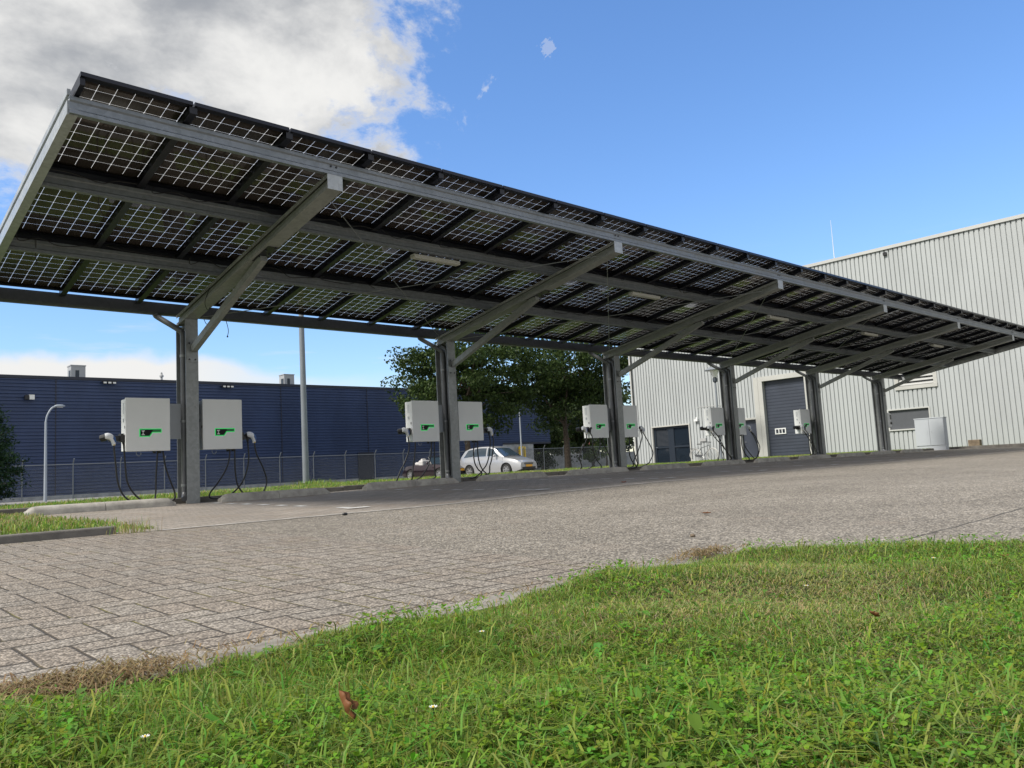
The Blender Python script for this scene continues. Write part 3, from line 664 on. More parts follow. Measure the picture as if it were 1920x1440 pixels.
cab = {
 '1L': [c3([(-.466,.80),(-.49,.455),(-.499,.195),(-.528,.074)]) + [(-.60,GD,.24),(-.68,GD,.30),(-.74,GD,.26)] + c3([(-.843,.081),(-.949,.193),(-1.015,.38),(-1.041,.62),(-1.066,.89)]),
        c3([(-.393,.80),(-.355,.551),(-.271,.298),(-.229,.179),(-.237,.077)]) + [(-.32,GD,.1),(-.45,GD,.34)] + [(-.60,GD,.2)] + c3([(-.693,.085),(-.802,.199),(-.888,.373),(-.914,.616),(-.934,.91)])],
 '1R': [c3([(.619,.80),(.605,.638),(.546,.47),(.418,.277),(.307,.147),(.291,.072),(.367,.045),(.492,.05),(.603,.083),(.765,.213),(.867,.395),(.921,.628),(.911,.945)]),
        c3([(.696,.80),(.698,.464),(.734,.23),(.828,.085)]) + [(.93,GD,.3),(1.04,GD,.25)] + c3([(1.125,.082),(1.213,.252),(1.167,.461),(1.055,.703),(1.017,.879)])],
 '2L': [c3([(-.477,.80),(-.488,.583),(-.545,.398),(-.63,.264),(-.806,.112)]) + [(-.95,GD,.3),(-1.15,GD,.25)] + c3([(-1.281,.112),(-1.216,.253),(-1.105,.418),(-1.006,.623),(-.99,.782),(-1.007,.895)]),
        c3([(-.402,.80),(-.424,.33),(-.423,.205),(-.444,.106)]) + [(-.6,GD,.3),(-.8,GD,.3)] + c3([(-.953,.119),(-.915,.35),(-.875,.533),(-.847,.779),(-.877,.93)])],
 '2R': [c3([(.588,.81),(.55,.558),(.566,.361),(.643,.227),(.74,.147)]) + [(.82,GD,.2),(.80,GD,.32),(.6,GD,.2)] + c3([(.547,.067),(.681,.137),(.757,.2),(.867,.305),(.953,.491),(1.001,.769),(.977,.95)]),
        c3([(.675,.81),(.658,.555),(.694,.334),(.772,.199),(.855,.119)]) + [(.9,GD,.25)] + c3([(.92,.126),(.952,.269),(1.023,.433),(1.091,.767),(1.058,.90)])],
 '3L': [c3([(-.647,.80),(-.668,.598),(-.829,.319),(-1.008,.138)]) + [(-1.1,GD,.25),(-1.22,GD,.22)] + c3([(-1.325,.15),(-1.384,.35),(-1.31,.507),(-1.12,.742),(-1.11,.90)]),
        c3([(-.544,.80),(-.51,.622),(-.366,.385),(-.30,.20),(-.36,.09)]) + [(-.5,GD,.2)] + c3([(-.663,.137),(-.829,.319),(-.909,.536),(-.913,.806),(-.969,.935)])],
 '3R': [c3([(.437,.80),(.375,.433),(.462,.219),(.626,.071)]) + [(.6,GD,.2)] + c3([(.494,.105),(.507,.217),(.714,.452),(.9,.778),(.886,.935)]),
        c3([(.527,.80),(.542,.528),(.604,.285),(.653,.113)]) + [(.75,GD,.25),(.92,GD,.2)] + c3([(1.022,.127),(1.173,.222),(1.29,.407),(1.133,.673),(.96,.92)])],
 '4L': [c3([(-.728,.80),(-.798,.326),(-.886,.121)]) + [(-.7,GD,.2),(-.4,GD,.15)] + c3([(-.243,.131),(-.602,.481),(-.706,.564),(-.966,.745),(-1.12,.92)]),
        c3([(-.627,.80),(-.693,.451),(-.604,.272),(-.628,.112)]) + [(-.45,GD,.25)] + c3([(-.228,.131),(-.447,.348),(-.694,.645),(-.869,.824),(-1.0,.95)])],
 '4R': [c3([(.374,.80),(.358,.493),(.478,.273),(.701,.1)]) + [(.8,GD,.2)] + c3([(1.052,.105),(1.287,.353),(1.28,.507),(1.067,.783),(.87,.92)]),
        c3([(.467,.80),(.513,.489),(.756,.249),(.988,.107),(1.15,.2),(1.22,.42),(1.05,.72),(.85,.94)])],
 '5L': [c3([(-.70,.80),(-.74,.35),(-.68,.13)]) + [(-.5,GD,.2)] + c3([(-.36,.15),(-.55,.45),(-.80,.70),(-1.02,.92)]),
        c3([(-.60,.80),(-.64,.42),(-.58,.14)]) + [(-.45,GD,.25)] + c3([(-.28,.14),(-.42,.4),(-.66,.72),(-.90,.94)])],
}
YB = [.04, .07, .13, .20, .22]
make_charger(0, YB[0], -1, GB[0], 'white charging box on the first post, the one nearest the conifer', cab['1L'], 1)
make_charger(0, YB[0], 1, GB[0], 'white charging box between the first post and the tall grey pole', cab['1R'], 1)
make_charger(5, YB[1], -1, GB[1], 'white charging box hanging above the dark open convertible', cab['2L'], 1)
make_charger(5, YB[1], 1, GB[1], 'white charging box hanging above the silver hatchback', cab['2R'], 1)
make_charger(10, YB[2], -1, GB[2], 'white charging box beside the bare tree trunk at the wire fence', cab['3L'], 1)
make_charger(10, YB[2], 1, GB[2], 'white charging box overlapping the corner of the pale hall, near its glazed entrance', cab['3R'], 1)
make_charger(15, YB[3], -1, GB[3], 'white charging box above the front wheel of the parked bicycle', cab['4L'], 1)
make_charger(15, YB[3], 1, GB[3], 'white charging box half hidden by its post, before the small dark side door', cab['4R'], 1)
make_charger(20, YB[4], -1, GB[4], 'white charging box alone on its post, before the slate roller door', cab['5L'], 1)
wb = thing('wall_charger', 'small white wallbox with two round sockets on the last canopy post', 'wall charger', (25.36, .05, GB[5]))
mb = MB().prism([(-.24,0,.97),(.10,0,.93),(.17,0,.99),(.17,0,1.44),(.10,0,1.48),(-.24,0,1.47)], (0,0,0), (0,.20,0)); mb.build('housing', M['white_coat'], wb, bevel=.02)
mb = MB(); mb.box(.06,.16,-.012,-.001,1.24,1.40); mb.lathe([(.05,0),(.05,.03),(.03,.032)], (.11,0,1.10), (0,-1,0), 14); mb.build('socket', M['black'], wb)
mb = MB(); mb.tube([(-.05,.1,.95),(-.05,.1,.2),(-.05,.1,.06)], .016, 8); mb.build('supply_cable', M['pale_plastic'], wb)
mb = MB().box(-.25,.0,.20,.23,1.0,1.4); mb.build('mounting_plate', M['galv'], wb)

# ================================================================ wheel stops
pn = ['the first post', 'the post by two cars', 'the post by the hall corner', 'the post by the bicycle', 'the post before the roller door', 'the last post']
def wheel_stop(x0, x1, label):
    xm = (x0+x1)/2; g = float(gz(xm, -.35))
    root = thing('wheel_stop', label, 'wheel stop', (xm, -.32, g), 0, 'concrete wheel stops along the bays')
    def seg(a, b, ea, eb):
        n = 10; prof = [(-.105,-.05),(-.10,.055),(-.075,.095),(-.03,.115),(.03,.115),(.075,.095),(.10,.055),(.105,-.05)]
        mb = MB(); st = [a + (b-a)*k/n for k in range(n+1)]; vs = []
        for x in st:
            k = 1.0
            if ea: k = min(k, max(.12, (x-a)/.14)) if x-a < .14 else k
            if eb: k = min(k, max(.12, (b-x)/.14)) if b-x < .14 else k
            k = math.sqrt(max(0, 1-(1-k)**2))
            vs.append((x, k))
        vs2 = []
        for x, k in vs: vs2.append((x, k))
        extra = []
        for end, on in ((a, ea), (b, eb)):
            if on:
                sg = 1 if end == a else -1
                for q in (.02, .05, .09): extra.append((end + sg*q, math.sqrt(1-(1-q/.14)**2)))
        vs2 = sorted(vs2 + extra); pts = []
        for x, k in vs2: pts += [(x, p*(.55+.45*k), (z if z < 0 else z*max(.15, k))) for p, z in prof]
        m = len(prof); N = len(vs2)
        fs = [(i*m+j, (i+1)*m+j, (i+1)*m+j+1, i*m+j+1) for i in range(N-1) for j in range(m-1)] + [tuple(range(m)), tuple(range((N-1)*m, N*m))[::-1]]
        return mb.add(pts, fs)
    seg(x0-xm, -.004, True, False).build('stop_block', M['kerb'], root, smooth='auto'); seg(.004, x1-xm, False, True).build('stop_block', M['kerb'], root, smooth='auto')
wheel_stop(-2.25, -.40, 'rounded concrete wheel stop starting in the grass patch and ending before the first post')
for i in range(6):
    wheel_stop(5*i+.26, 5*i+2.05, 'rounded concrete wheel stop that starts just past ' + pn[i])
    if i < 5: wheel_stop(5*i+2.74, 5*i+4.72-.15*i*.3, 'rounded concrete wheel stop that ends just before ' + pn[i+1])

# ================================================================ blue hall
YB_ = 41.0
hall = thing('blue_hall', 'low dark blue industrial hall with ribbed cladding and a grey plinth', 'building', (0, YB_, -.1))
def hrib(mb, x0, x1, z0, z1, pitch=.2, dep=.06):
    n = int(round((z1-z0)/pitch)); p = (z1-z0)/n
    for k in range(n):
        z = z0+k*p
        prof = [(dep,z),(dep,z+p*.42),(-.0,z+p*.60),(-.0,z+p*.94),(dep,z+p)]
        for (ya, za), (yb, zb) in zip(prof[:-1], prof[1:]): mb.add([(x0,ya,za),(x1,ya,za),(x1,yb,zb),(x0,yb,zb)], [(0,1,2,3)])
mb = MB()
edges = [-14, -6.8, .4, 7.6, 14.8, 22.0, 29.2, 36.4, 43.2]
for a, b in zip(edges[:-1], edges[1:]): hrib(mb, a+.01, b-.01, .23, 7.12)
hrib(mb, 43.21, 49.3, 2.67, 7.12)
mb.box(-14, 49.28, .07, 30, 2.67, 7.1); mb.box(-14, 43.1, .07, 30, -.2, 2.66)
wl = mb.build('wall', M['blue'], hall)
mb = MB().box(-14.1, 49.4, -.05, .25, 7.12, 7.30); mb.box(49.31, 49.4, .25, 30, 2.5, 7.29); mb.box(43.2,49.3,-.01,.2,2.5,2.665); mb.build('roof_trim', M['blue_trim'], hall)
for e_ in edges[1:-1]:
    mb = MB().box(e_-.03, e_+.03, -.004, .03, .23, 7.12); mb.build('cladding_joint', M['blue_trim'], hall)
mb = MB().box(-14, 43.15, -.02, .04, -.3, .225); mb.build('plinth', M['plinth'], hall)
mb = MB().box(43.2, 47.0, .02, 8, -.3, 2.5)
for z in (.6, 1.2, 1.8): mb.box(43.2, 47.0, .012, .019, z, z+.02)
mb.build('ground_floor_wall', M['plinth'], hall)
mb = MB().box(43.3, 44.4, -.03, .01, -.1, 2.3); mb.build('door', M['unit'], hall)
mb = MB().box(28.2, 29.6, -.06, -.015, -.1, 2.2); mb.box(28.3,29.5,-.065,-.061,1.0,2.1); mb.build('door', M['blue_trim'], hall)
def flood(x, z, n):
    mb = MB()
    for k in range(n):
        mb.box(x+k*.27, x+k*.27+.2, -.42, -.30, z-.10, z+.02); 
    mb.box(x-.02, x+n*.27, -.32, -.0, z+.02, z+.06)
    q = mb.build('floodlight', M['black'], hall)
    mb = MB()
    for k in range(n): mb.box(x+k*.27+.015, x+k*.27+.185, -.426, -.421, z-.09, z+.01)
    mb.build('lens', M['lampglass'], q)
flood(10.1, 7.0, 3); flood(17.6, 6.98, 3); flood(34.2, 6.98, 3)
mb = MB().box(5.95, 6.15, -.35, -.02, 5.85, 6.1); q = mb.build('floodlight', M['black'], hall); mb = MB().box(6.16, 6.42, -.36, -.1, 5.85, 6.13); mb.build('lens', M['lampglass'], q)
def roof_unit(x, wd, label):
    r = thing('roof_unit', label, 'ventilation unit', (x, YB_+1.2, 7.0))
    mb = MB().box(0, wd, 0, .8, 0, 1.05); mb.box(-.03, wd+.03, -.03, .83, 1.05, 1.11); mb.build('housing', M['unit'], r)
    mb = MB().box(wd*.30, wd*.56, -.012, -.002, .12, .78); mb.box(-.012, -.002, .1, .5, .12, .78); mb.build('opening', M['unit_dark'], r)
roof_unit(8.7, .82, 'grey ventilation housing on the blue roof, nearest the street lamp')
roof_unit(22.9, .80, 'grey ventilation housing on the blue roof, beside the tall grey pole')
r = thing('roof_vent', 'thin grey vent pipe standing on the blue hall roof', 'vent pipe', (14.05, YB_+1, 7.0)); mb = MB(); mb.tube([(0,0,0),(0,0,.75)], .07, 10); mb.build('pipe', M['unit'], r); mb = MB(); mb.lathe([(.07,.5),(.13,.52),(.13,.62),(.05,.70),(.05,.82)], seg=10); mb.build('cowl', M['unit'], r)
r = thing('hose_cabinet', 'yellow rounded cabinet on the grey ground-floor wall of the blue hall', 'hose cabinet', (45.35, YB_-.36, 1.05))
mb = MB().box(-.36, .36, 0, .36, 0, 1.15); mb.build('cover', M['yellow'], r, bevel=.12); mb = MB().box(.06,.10,-.012,-.001,.06,1.09); mb.build('seam', M['black'], r)

# ================================================================ pale hall
XW = 33.0; WH = 9.40
pale = thing('pale_hall', 'tall pale grey-white hall with vertical ribbed cladding, roller door and windows', 'building', (XW, 0, 0))
OPEN = [(7.0,9.4,-.2,4.06),(14.05,16.65,-.2,2.18),(1.35,3.15,1.02,1.95),(1.0,2.6,2.92,4.05),(9.85,10.85,-.2,2.13)]
mb = MB(); pitch = .2; ys = -24.0; ye = 17.95
n = int((ye-ys)/pitch)
for k in range(n):
    y = ys+k*pitch; prof = [(0,y),(0,y+.140),(.055,y+.154),(.055,y+.188),(0,y+.2)]
    for (xa, ya), (xb, yb) in zip(prof[:-1], prof[1:]):
        ym = (ya+yb)/2; zs = [(-.3, WH)]
        for o in OPEN:
            if o[0]-.02 <= ym <= o[1]+.02:
                nz = []
                for a, b in zs:
                    if o[2] > a: nz.append((a, min(b, o[2])))
                    if o[3] < b: nz.append((max(a, o[3]), b))
                zs = [q for q in nz if q[1]-q[0] > .01]
        for a, b in zs: mb.add([(xa,ya,a),(xa,ya,b),(xb,yb,b),(xb,yb,a)], [(0,1,2,3)])
mb.box(.34, 45, -24, 17.9, -.3, WH-.05)
mb.add([(0,17.95,-.3),(45,17.95,-.3),(45,17.95,WH),(0,17.95,WH)], [(0,1,2,3)])
mb.build('wall', M['white_clad'], pale)
mb = MB().box(-.06, .5, -24.1, 18.02, WH, WH+.13); mb.box(-.065, -.061, -24.1, 18.02, WH-.02, WH+.13); mb.box(-.03, .05, 17.9, 18.0, -.3, WH-.002); mb.build('roof_trim', M['trim'], pale)
def reveal(mb, y0, y1, z0, z1, fr=.12, dep=.28, out=.025, sill=True):
    mb.box(-out, dep, y0-fr, y0, z0, z1+fr); mb.box(-out, dep, y1, y1+fr, z0, z1+fr); mb.box(-out, dep, y0, y1, z1, z1+fr)
    if sill: mb.box(-out-.03, dep, y0-fr, y1+fr, z0-fr, z0-.002)
# roller door
mb = MB(); reveal(mb, 7.05, 9.35, -.2, 4.02, .24, .28, .05, False); mb.box(-.05,.28,9.6,9.85,-.2,4.26); fr_ = mb.build('roller_door_frame', M['cream'], pale)
mb = MB(); n = 26
for k in range(n):
    z = -.2+k*4.22/n; hgt = 4.22/n
    mb.add([(.2,7.05,z),(.2,9.35,z),(.194,9.35,z+hgt*.3),(.194,7.05,z+hgt*.3)], [(3,2,1,0)]); mb.add([(.194,7.05,z+hgt*.3),(.194,9.35,z+hgt*.3),(.2,9.35,z+hgt),(.2,7.05,z+hgt)], [(3,2,1,0)])
rd = mb.build('roller_door', M['slate'], pale)
mb = MB().box(.15,.19,8.35,8.95,1.24,1.54); mb.build('window_frame', M['pale_plastic'], rd)
mb = MB()
for k in range(3): mb.box(.142,.149,8.40+k*.18,8.53+k*.18,1.29,1.49)
mb.build('window_pane', M['glass'], rd)
mb = MB(); reveal(mb, 9.88, 10.82, -.2, 2.10, .10, .28, .035, False); mb.build('side_door_frame', M['cream'], pale)
mb = MB().box(.16,.2,9.88,10.82,-.2,2.10); sd_ = mb.build('side_door', M['slate'], pale); mb = MB(); mb.tube([(.15,10.7,.95),(.10,10.7,.95),(.10,10.6,.95)], .012, 6); mb.build('handle', M['galv'], sd_)
# glazed entrance
mb = MB(); reveal(mb, 14.08, 16.62, -.2, 2.14, .07, .28, .03, False); mb.build('entrance_frame', M['cream'], pale)
mb = MB(); y0, y1 = 14.09, 16.61
for a, b, c_, d_ in ((y0,y1,-.2,.12),(y0,y1,2.02,2.13),(y0,y0+.12,.12,2.02),(y1-.12,y1,.12,2.02),(15.22,15.62,.12,2.02),(y0+.12,15.22,.92,1.02),(15.62,y1-.12,.92,1.02)): mb.box(.12,.2,a,b,c_,d_)
en = mb.build('entrance', M['door_frame'], pale)
mb = MB().box(.165,.175,y0+.12,15.22,.12,2.02); mb.box(.165,.175,15.62,y1-.12,.12,2.02); mb.build('window_pane', M['glass'], en)
mb = MB()
for k in range(14): mb.box(.156,.162,15.64,y1-.14,1.06+k*.068,1.085+k*.068)
mb.build('blind', M['blind'], en)
mb = MB(); mb.tube([(.11,16.5,.98),(.06,16.5,.98),(.06,16.36,.98)], .014, 6); mb.build('handle', M['galv_light'], en)
# blanked window and louvre
mb = MB(); reveal(mb, 1.38, 3.12, 1.05, 1.92, .06, .28, .03); wf = mb.build('window_frame', M['trim'], pale); mb = MB().box(.08,.12,1.385,3.115,1.05,1.915); mb.build('blank_panel', M['grey_panel'], wf)
mb = MB(); reveal(mb, 1.05, 2.55, 2.98, 4.0, .16, .28, .03); lf = mb.build('louvre_frame', M['cream'], pale)
mb = MB()
for k in range(6):
    z = 3.0+k*.17; mb.add([(.05,1.05,z),(.05,2.55,z),(.16,2.55,z+.10),(.16,1.05,z+.10),(.05,1.05,z+.03),(.05,2.55,z+.03),(.16,2.55,z+.13),(.16,1.05,z+.13)], [(3,2,1,0),(4,5,6,7),(0,1,5,4),(2,3,7,6),(0,4,7,3),(1,2,6,5)])
mb.build('louvre_slat', M['trim'], lf); mb = MB().box(.2,.24,1.05,2.55,2.98,4.0); mb.build('louvre_back', M['grey_panel'], lf)
mb = MB().box(-.16,-.02,13.38,13.62,2.28,2.40); mb.box(-.05,-.002,13.45,13.55,2.40,2.5); mb.build('wall_lamp', M['pale_plastic'], pale)
mb = MB().box(-.06,-.002,13.0,13.4,1.15,1.32); mb.build('wall_box', M['unit'], pale)
mb = MB().box(-.10,-.002,2.45,2.6,9.1,9.25); mb.build('roof_sensor', M['black'], pale)
mb = MB().box(-.012,-.002,11.0,13.4,3.02,3.06); mb.build('wall_rail', M['unit'], pale)
r = thing('antenna', 'thin white whip antenna on the pale hall roof', 'antenna', (XW+.5, 5.15, WH+.1)); mb = MB(); mb.tube([(0,0,0),(0,0,1.0),(0,0,2.1)], [.02,.014,.008], 6); mb.build('whip', M['pale_plastic'], r); mb = MB(); mb.lathe([(.05,0),(.05,.12),(.025,.16)], seg=10); mb.build('base', M['unit'], r)
# cabinet, block, saucer lamp
r = thing('utility_cabinet', 'grey two-door utility cabinet standing in front of the pale hall', 'cabinet', (30.0, .38, .06))
mb = MB().box(.03,.38,-.56,.56,.16,1.27); bd = mb.build('body', M['cab'], r, bevel=.008); mb = MB().box(.01,.40,-.58,.58,1.27,1.31); mb.build('top', M['cab'], r, bevel=.01)
mb = MB().box(.04,.37,-.55,.55,-.05,.155); mb.build('base', M['cab'], r)
for a, b in ((-.55,-.005),(.005,.55)): mb = MB().box(.012,.028,a,b,.18,1.255); dd = mb.build('door', M['cab'], r, bevel=.003); mb = MB().box(.004,.011,(a+b)/2+(.2 if a<-.1 else -.2)-.012,(a+b)/2+(.2 if a<-.1 else -.2)+.012,.68,.78); mb.build('handle', M['cab_side'], dd)
r = thing('stone_block', 'small brown block on the narrow verge at the pale hall', 'block', (31.9, -.62, .08)); mb = MB().box(0,.3,-.22,.22,0,.30); mb.build('block', M['brick'], r, bevel=.02)
r = thing('street_lamp', 'saucer-topped street lamp post before the pale hall', 'street lamp', (30.0, 10.22, -.05))
mb = MB(); mb.tube([(0,0,0),(0,0,2.0),(0,0,4.05)], [.065,.055,.05], 12); mb.build('pole', M['pole'], r, smooth='auto'); mb = MB(); mb.lathe([(.05,4.02),(.11,4.06),(.12,4.22),(.08,4.28)], seg=14); mb.build('collar', M['unit_dark'], r, smooth='auto')
mb = MB(); mb.lathe([(.10,4.28),(.15,4.4),(.24,4.62),(.25,4.66)], seg=16); mb.build('lens', M['lampglass'], r, smooth='auto'); mb = MB(); mb.lathe([(.50,4.64),(.50,4.66),(.30,4.78),(.10,4.83),(.01,4.835)], seg=22); mb.build('lamp_shade', M['pole'], r, smooth='auto')

# ================================================================ poles and curved lamp
r = thing('mast', 'tall plain grey pole rising behind the solar canopy', 'pole', (6.12, 8.0, -.05)); mb = MB(); mb.tube([(0,0,0),(0,0,1.2),(-.02,0,9.5)], [.088,.085,.055], 16); mb.build('shaft', M['pole'], r, smooth='auto'); mb = MB(); mb.lathe([(.105,0),(.105,.22),(.088,.24)], seg=14); mb.build('base_sleeve', M['pole'], r, smooth='auto')
def curved_lamp(x, y, h, label, rz=0):
    r = thing('street_lamp', label, 'street lamp', (x, y, -.1), rz)
    mb = MB(); mb.tube([(0,0,0),(0,0,1.0),(0,0,h-.75)] + spline([(0,0,h-.75),(.06,0,h-.45),(.24,0,h-.12),(.45,0,h-.01)], 5), [.075,.07,.05]+[.04]*16, 10); mb.build('pole', M['pale_pole'], r, smooth='auto')
    mb = MB(); mb.ball((.58,0,h), (.24,.09,.065), 12, 6); hd = mb.build('lamp_head', M['pale_pole'], r, smooth=True); mb = MB().box(.46,.70,-.05,.05,h-.07,h-.055); mb.build('lens', M['lampglass'], hd)
curved_lamp(4.66, 30.0, 4.45, 'slim curved street lamp in front of the blue hall, near the conifer')
curved_lamp(37.9, 33.0, 5.6, 'slim curved street lamp behind the silver hatchback', pi)

# ================================================================ wire fence
FY = 37.0
fence = thing('wire_fence', 'galvanised chain-link fence with angled tops in front of the blue hall', 'fence', (0, FY, -.1))
FX0, FX1 = -2.25, 64.0
xx = FX0; q0 = None
while xx <= FX1:
    if q0 is None:
        mb = MB(); mb.tube([(0,0,0),(0,0,1.93),(-.0,-.10,2.06),(0,-.2,2.2)], .03, 7); q0 = mb.build('post', M['fence'], fence); q0.location = (xx, 0, 0)
    else:
        q = q0.copy(); C.objects.link(q); q.parent = fence; q.location = (xx, 0, 0)
    xx += 2.45
mb = MB(); mb.tube([(FX0,0,1.9),(FX1,0,1.9)], .02, 6); mb.build('top_rail', M['fence'], fence)
vs = []; qs = []; fh = 1.86; pit = .08; tw = .0028
for sgn in (1, -1):
    x = FX0-(fh if sgn > 0 else 0)
    x = FX0
    while x < FX1:
        a = (x, 0, .02); b = (x+sgn*fh, 0, .02+fh)
        o = len(vs)
        for p in (a, b): vs += [(p[0]-tw, p[1]-.0, p[2]), (p[0], p[1]-tw*1.2, p[2]), (p[0]+tw, p[1], p[2])]
        qs += [(o, o+1, o+4, o+3), (o+1, o+2, o+5, o+4), (o+2, o, o+3, o+5)]
        x += pit
me = np_mesh('wire_mesh', np.array(vs), np.array(qs)); me.materials.append(M['fence']); o = bpy.data.objects.new('wire_mesh', me); C.objects.link(o); o.parent = fence

# ================================================================ cars
def lerp_tab(tab): 
    xs = np.array([p[0] for p in tab]); zs = np.array([p[1] for p in tab])
    return lambda x: float(np.interp(x, xs, zs))
def smooth_tab(tab, n=80):
    f = lerp_tab(tab); x0, x1 = tab[0][0], tab[-1][0]; dxx = (x1-x0)/n
    return lambda x: (f(x-.06)+f(x)*2+f(x+.06))/4
def make_car(label, cat, loc, rz, L, W, paint_m, belt, roof, wb_, wr, ground=.18, group=None, convertible=False, simple_=False, pillars=(), side_win=(), name='parked_car'):
    root = thing(name, label, cat, loc, rz, group)
    zt = smooth_tab(belt); h = L/2; xw = (-wb_/2-.02, wb_/2+.04) if True else None
    xw = (xw[0]+.0, xw[1])
    def hw(x): return W/2*(1 - .20*abs(x/h)**5)
    def zb(x):
        z = ground + .10*max(0, (abs(x)-h+.35)/.35)
        for c in xw:
            dd = abs(x-c); rr = wr+.055
            if dd < rr: z = max(z, wr + math.sqrt(rr*rr-dd*dd))
        return z
    def yw(x, s): return hw(x)*(.945 + .055*sin(pi*min(1, s*.9+.12)) - (.03*max(0, s-.75)/.25 if not convertible else .17*max(0, s-.60)/.40))
    xs = sorted(set([round(-h + L*k/64, 4) for k in range(65)] + [c + sg*(wr+.055) + e for c in xw for sg in (-1, 1) for e in (-.002, .002)]))
    xs = [x for x in xs if -h <= x <= h]
    NS, NTp = 8, 5
    def section(x):
        a, b = zb(x), zt(x); pts = []
        for j in range(NS+1):
            s = j/NS; z = a+(b-a)*s; sf = (z-ground)/(max(.3, b-ground)); pts.append((x, yw(x, sf), z))
        for j in range(1, NTp+1):
            q = j/NTp; pts.append((x, pts[NS][1]*(1-q), b + .035*(1-(1-q)**2)))
        return pts
    mb = MB(); P = []; m = NS+NTp+1
    for x in xs: P += section(x)
    F = [(i*m+j, i*m+j+1, (i+1)*m+j+1, (i+1)*m+j) for i in range(len(xs)-1) for j in range(m-1)]
    n0 = len(P); P2 = [(a, -b, c) for a, b, c in P]; F2 = [tuple(n0+k for k in f[::-1]) for f in F]
    ends = []
    for i in (0, len(xs)-1):
        ring = [i*m+j for j in range(m)] + [n0+i*m+j for j in range(m-1)][::-1]
        ends.append(tuple(ring if i else ring[::-1]))
    mb.add(P+P2, F+F2+ends); body = mb.build('body', paint_m, root, smooth='auto')
    # underside and arches
    mb = MB().box(-h+.25, h-.25, -W*.42, W*.42, ground+.02, wr*2+.02); mb.build('underbody', M['black'], root)
    for c in xw:
        for sg in (-1, 1):
            y = sg*(W/2-.115); mb = MB(); mb.lathe([(wr*.66,-.1),(wr*.94,-.1),(wr,-.07),(wr,.07),(wr*.94,.1),(wr*.69,.1),(wr*.67,.02)], (c, y, wr), (0, sg, 0), 26); wh = mb.build('wheel', M['tyre'], root, smooth='auto')
            mb = MB(); mb.lathe([(wr*.66,.02),(wr*.66,.095),(wr*.58,.085),(wr*.58,.03)], (c, y, wr), (0, sg, 0), 26)
            for k in range(6):
                a = 2*pi*k/6; ca, sa = cos(a), sin(a); q = wr*.62
                w1 = .035
                yy = y+sg*.085; mb.add([(c-sa*w1, yy, wr+ca*w1), (c+sa*w1, yy, wr-ca*w1), (c+ca*q+sa*w1, yy, wr+sa*q-ca*w1), (c+ca*q-sa*w1, yy, wr+sa*q+ca*w1)], [(0,1,2,3)])
            mb.lathe([(.05,.075),(.05,.10),(.03,.105)], (c, y, wr), (0, sg, 0), 12)
            mb.build('rim', M['rim'], wh)
    if roof is not None:
        zr = smooth_tab(roof); r0x, r1x = roof[0][0], roof[-1][0]
        def G(x, s, off=0):
            b = zt(x)-.01; tz = max(zr(x), b+.002); y = hw(x)*(.915 - .175*s**1.3*min(1, (tz-b)/.35)) + off
            return (x, y, b+(tz-b)*s)
        def T(x, q, off=0):
            p = G(x, 1); return (x, p[1]*q, p[2]+.03*(1-q*q)+off)
        gx = [r0x+(r1x-r0x)*k/40 for k in range(41)]
        mb = MB(); P = []; nS, nT = 6, 5; m = nS+nT+1
        for x in gx: P += [G(x, j/nS) for j in range(nS+1)] + [T(x, 1-j/nT) for j in range(1, nT+1)]
        F = [(i*m+j, i*m+j+1, (i+1)*m+j+1, (i+1)*m+j) for i in range(40) for j in range(m-1)]; n0 = len(P)
        mb.add(P+[(a, -b, c) for a, b, c in P], F+[tuple(n0+k for k in f[::-1]) for f in F]); rf = mb.build('roof', paint_m, root, smooth='auto')
        for (a, b, s0, s1, c0, c1) in side_win:     # side windows between pillars; c0/c1 shift the top corners
            for sg in (1, -1):
                mb = MB(); vs = []
                for k in range(9):
                    for j in range(5):
                        s = s0+(s1-s0)*j/4; x = a+c0*j/4 + (b+c1*j/4 - a-c0*j/4)*k/8
                        p = G(x, s, .007); vs.append((p[0], sg*p[1], p[2]))
                fs = [(k*5+j, (k+1)*5+j, (k+1)*5+j+1, k*5+j+1) for k in range(8) for j in range(4)]
                mb.add(vs, fs if sg < 0 else [f[::-1] for f in fs]); mb.build('side_window', M['car_glass'], root, smooth=True)
        for (a, b, nm) in ((pillars[0], pillars[1], 'windscreen'), (pillars[2], pillars[3], 'rear_window')):
            mb = MB(); vs = []
            for k in range(9):
                for j in range(9):
                    x = a+(b-a)*k/8; q = -.93+1.86*j/8; p = T(x, q); vs.append((p[0]+(.012 if nm == 'windscreen' else -.012), p[1], p[2]+.010))
            fs = [(k*9+j, (k+1)*9+j, (k+1)*9+j+1, k*9+j+1) for k in range(8) for j in range(8)]
            mb.add(vs, fs if b > a else [f[::-1] for f in fs]); mb.build(nm, M['car_glass'], root, smooth=True)
    if convertible:
        # windscreen in a dark frame, pale seats and folded hood
        a0, a1, zt0 = .52, .12, .40
        z0 = zt(.52); vs = []; 
        mb = MB(); mb.add([(a0,-.66,z0+.0),(a0,.66,z0),(a1,.56,z0+zt0),(a1,-.56,z0+zt0)], [(0,1,2,3)]); ws = mb.build('windscreen', M['screen_glass'], root)
        mb = MB(); mb.tube([(a0,-.68,z0-.02),(a1,-.58,z0+zt0),(a1,.58,z0+zt0),(a0,.68,z0-.02)], .022, 8); mb.build('windscreen_frame', M['black'], ws)
        for sg in (-1, 1):
            mb = MB(); zz = zt(-.4); mb.box(-.70,-.34,sg*.33-.27,sg*.33+.27,zz-.2,zz+.27); st_ = mb.build('seat', M['seat'], root, bevel=.07)
            mb = MB().box(-.64,-.48,sg*.33-.16,sg*.33+.16,zz+.16,zz+.36); mb.build('headrest', M['seat'], st_, bevel=.06)
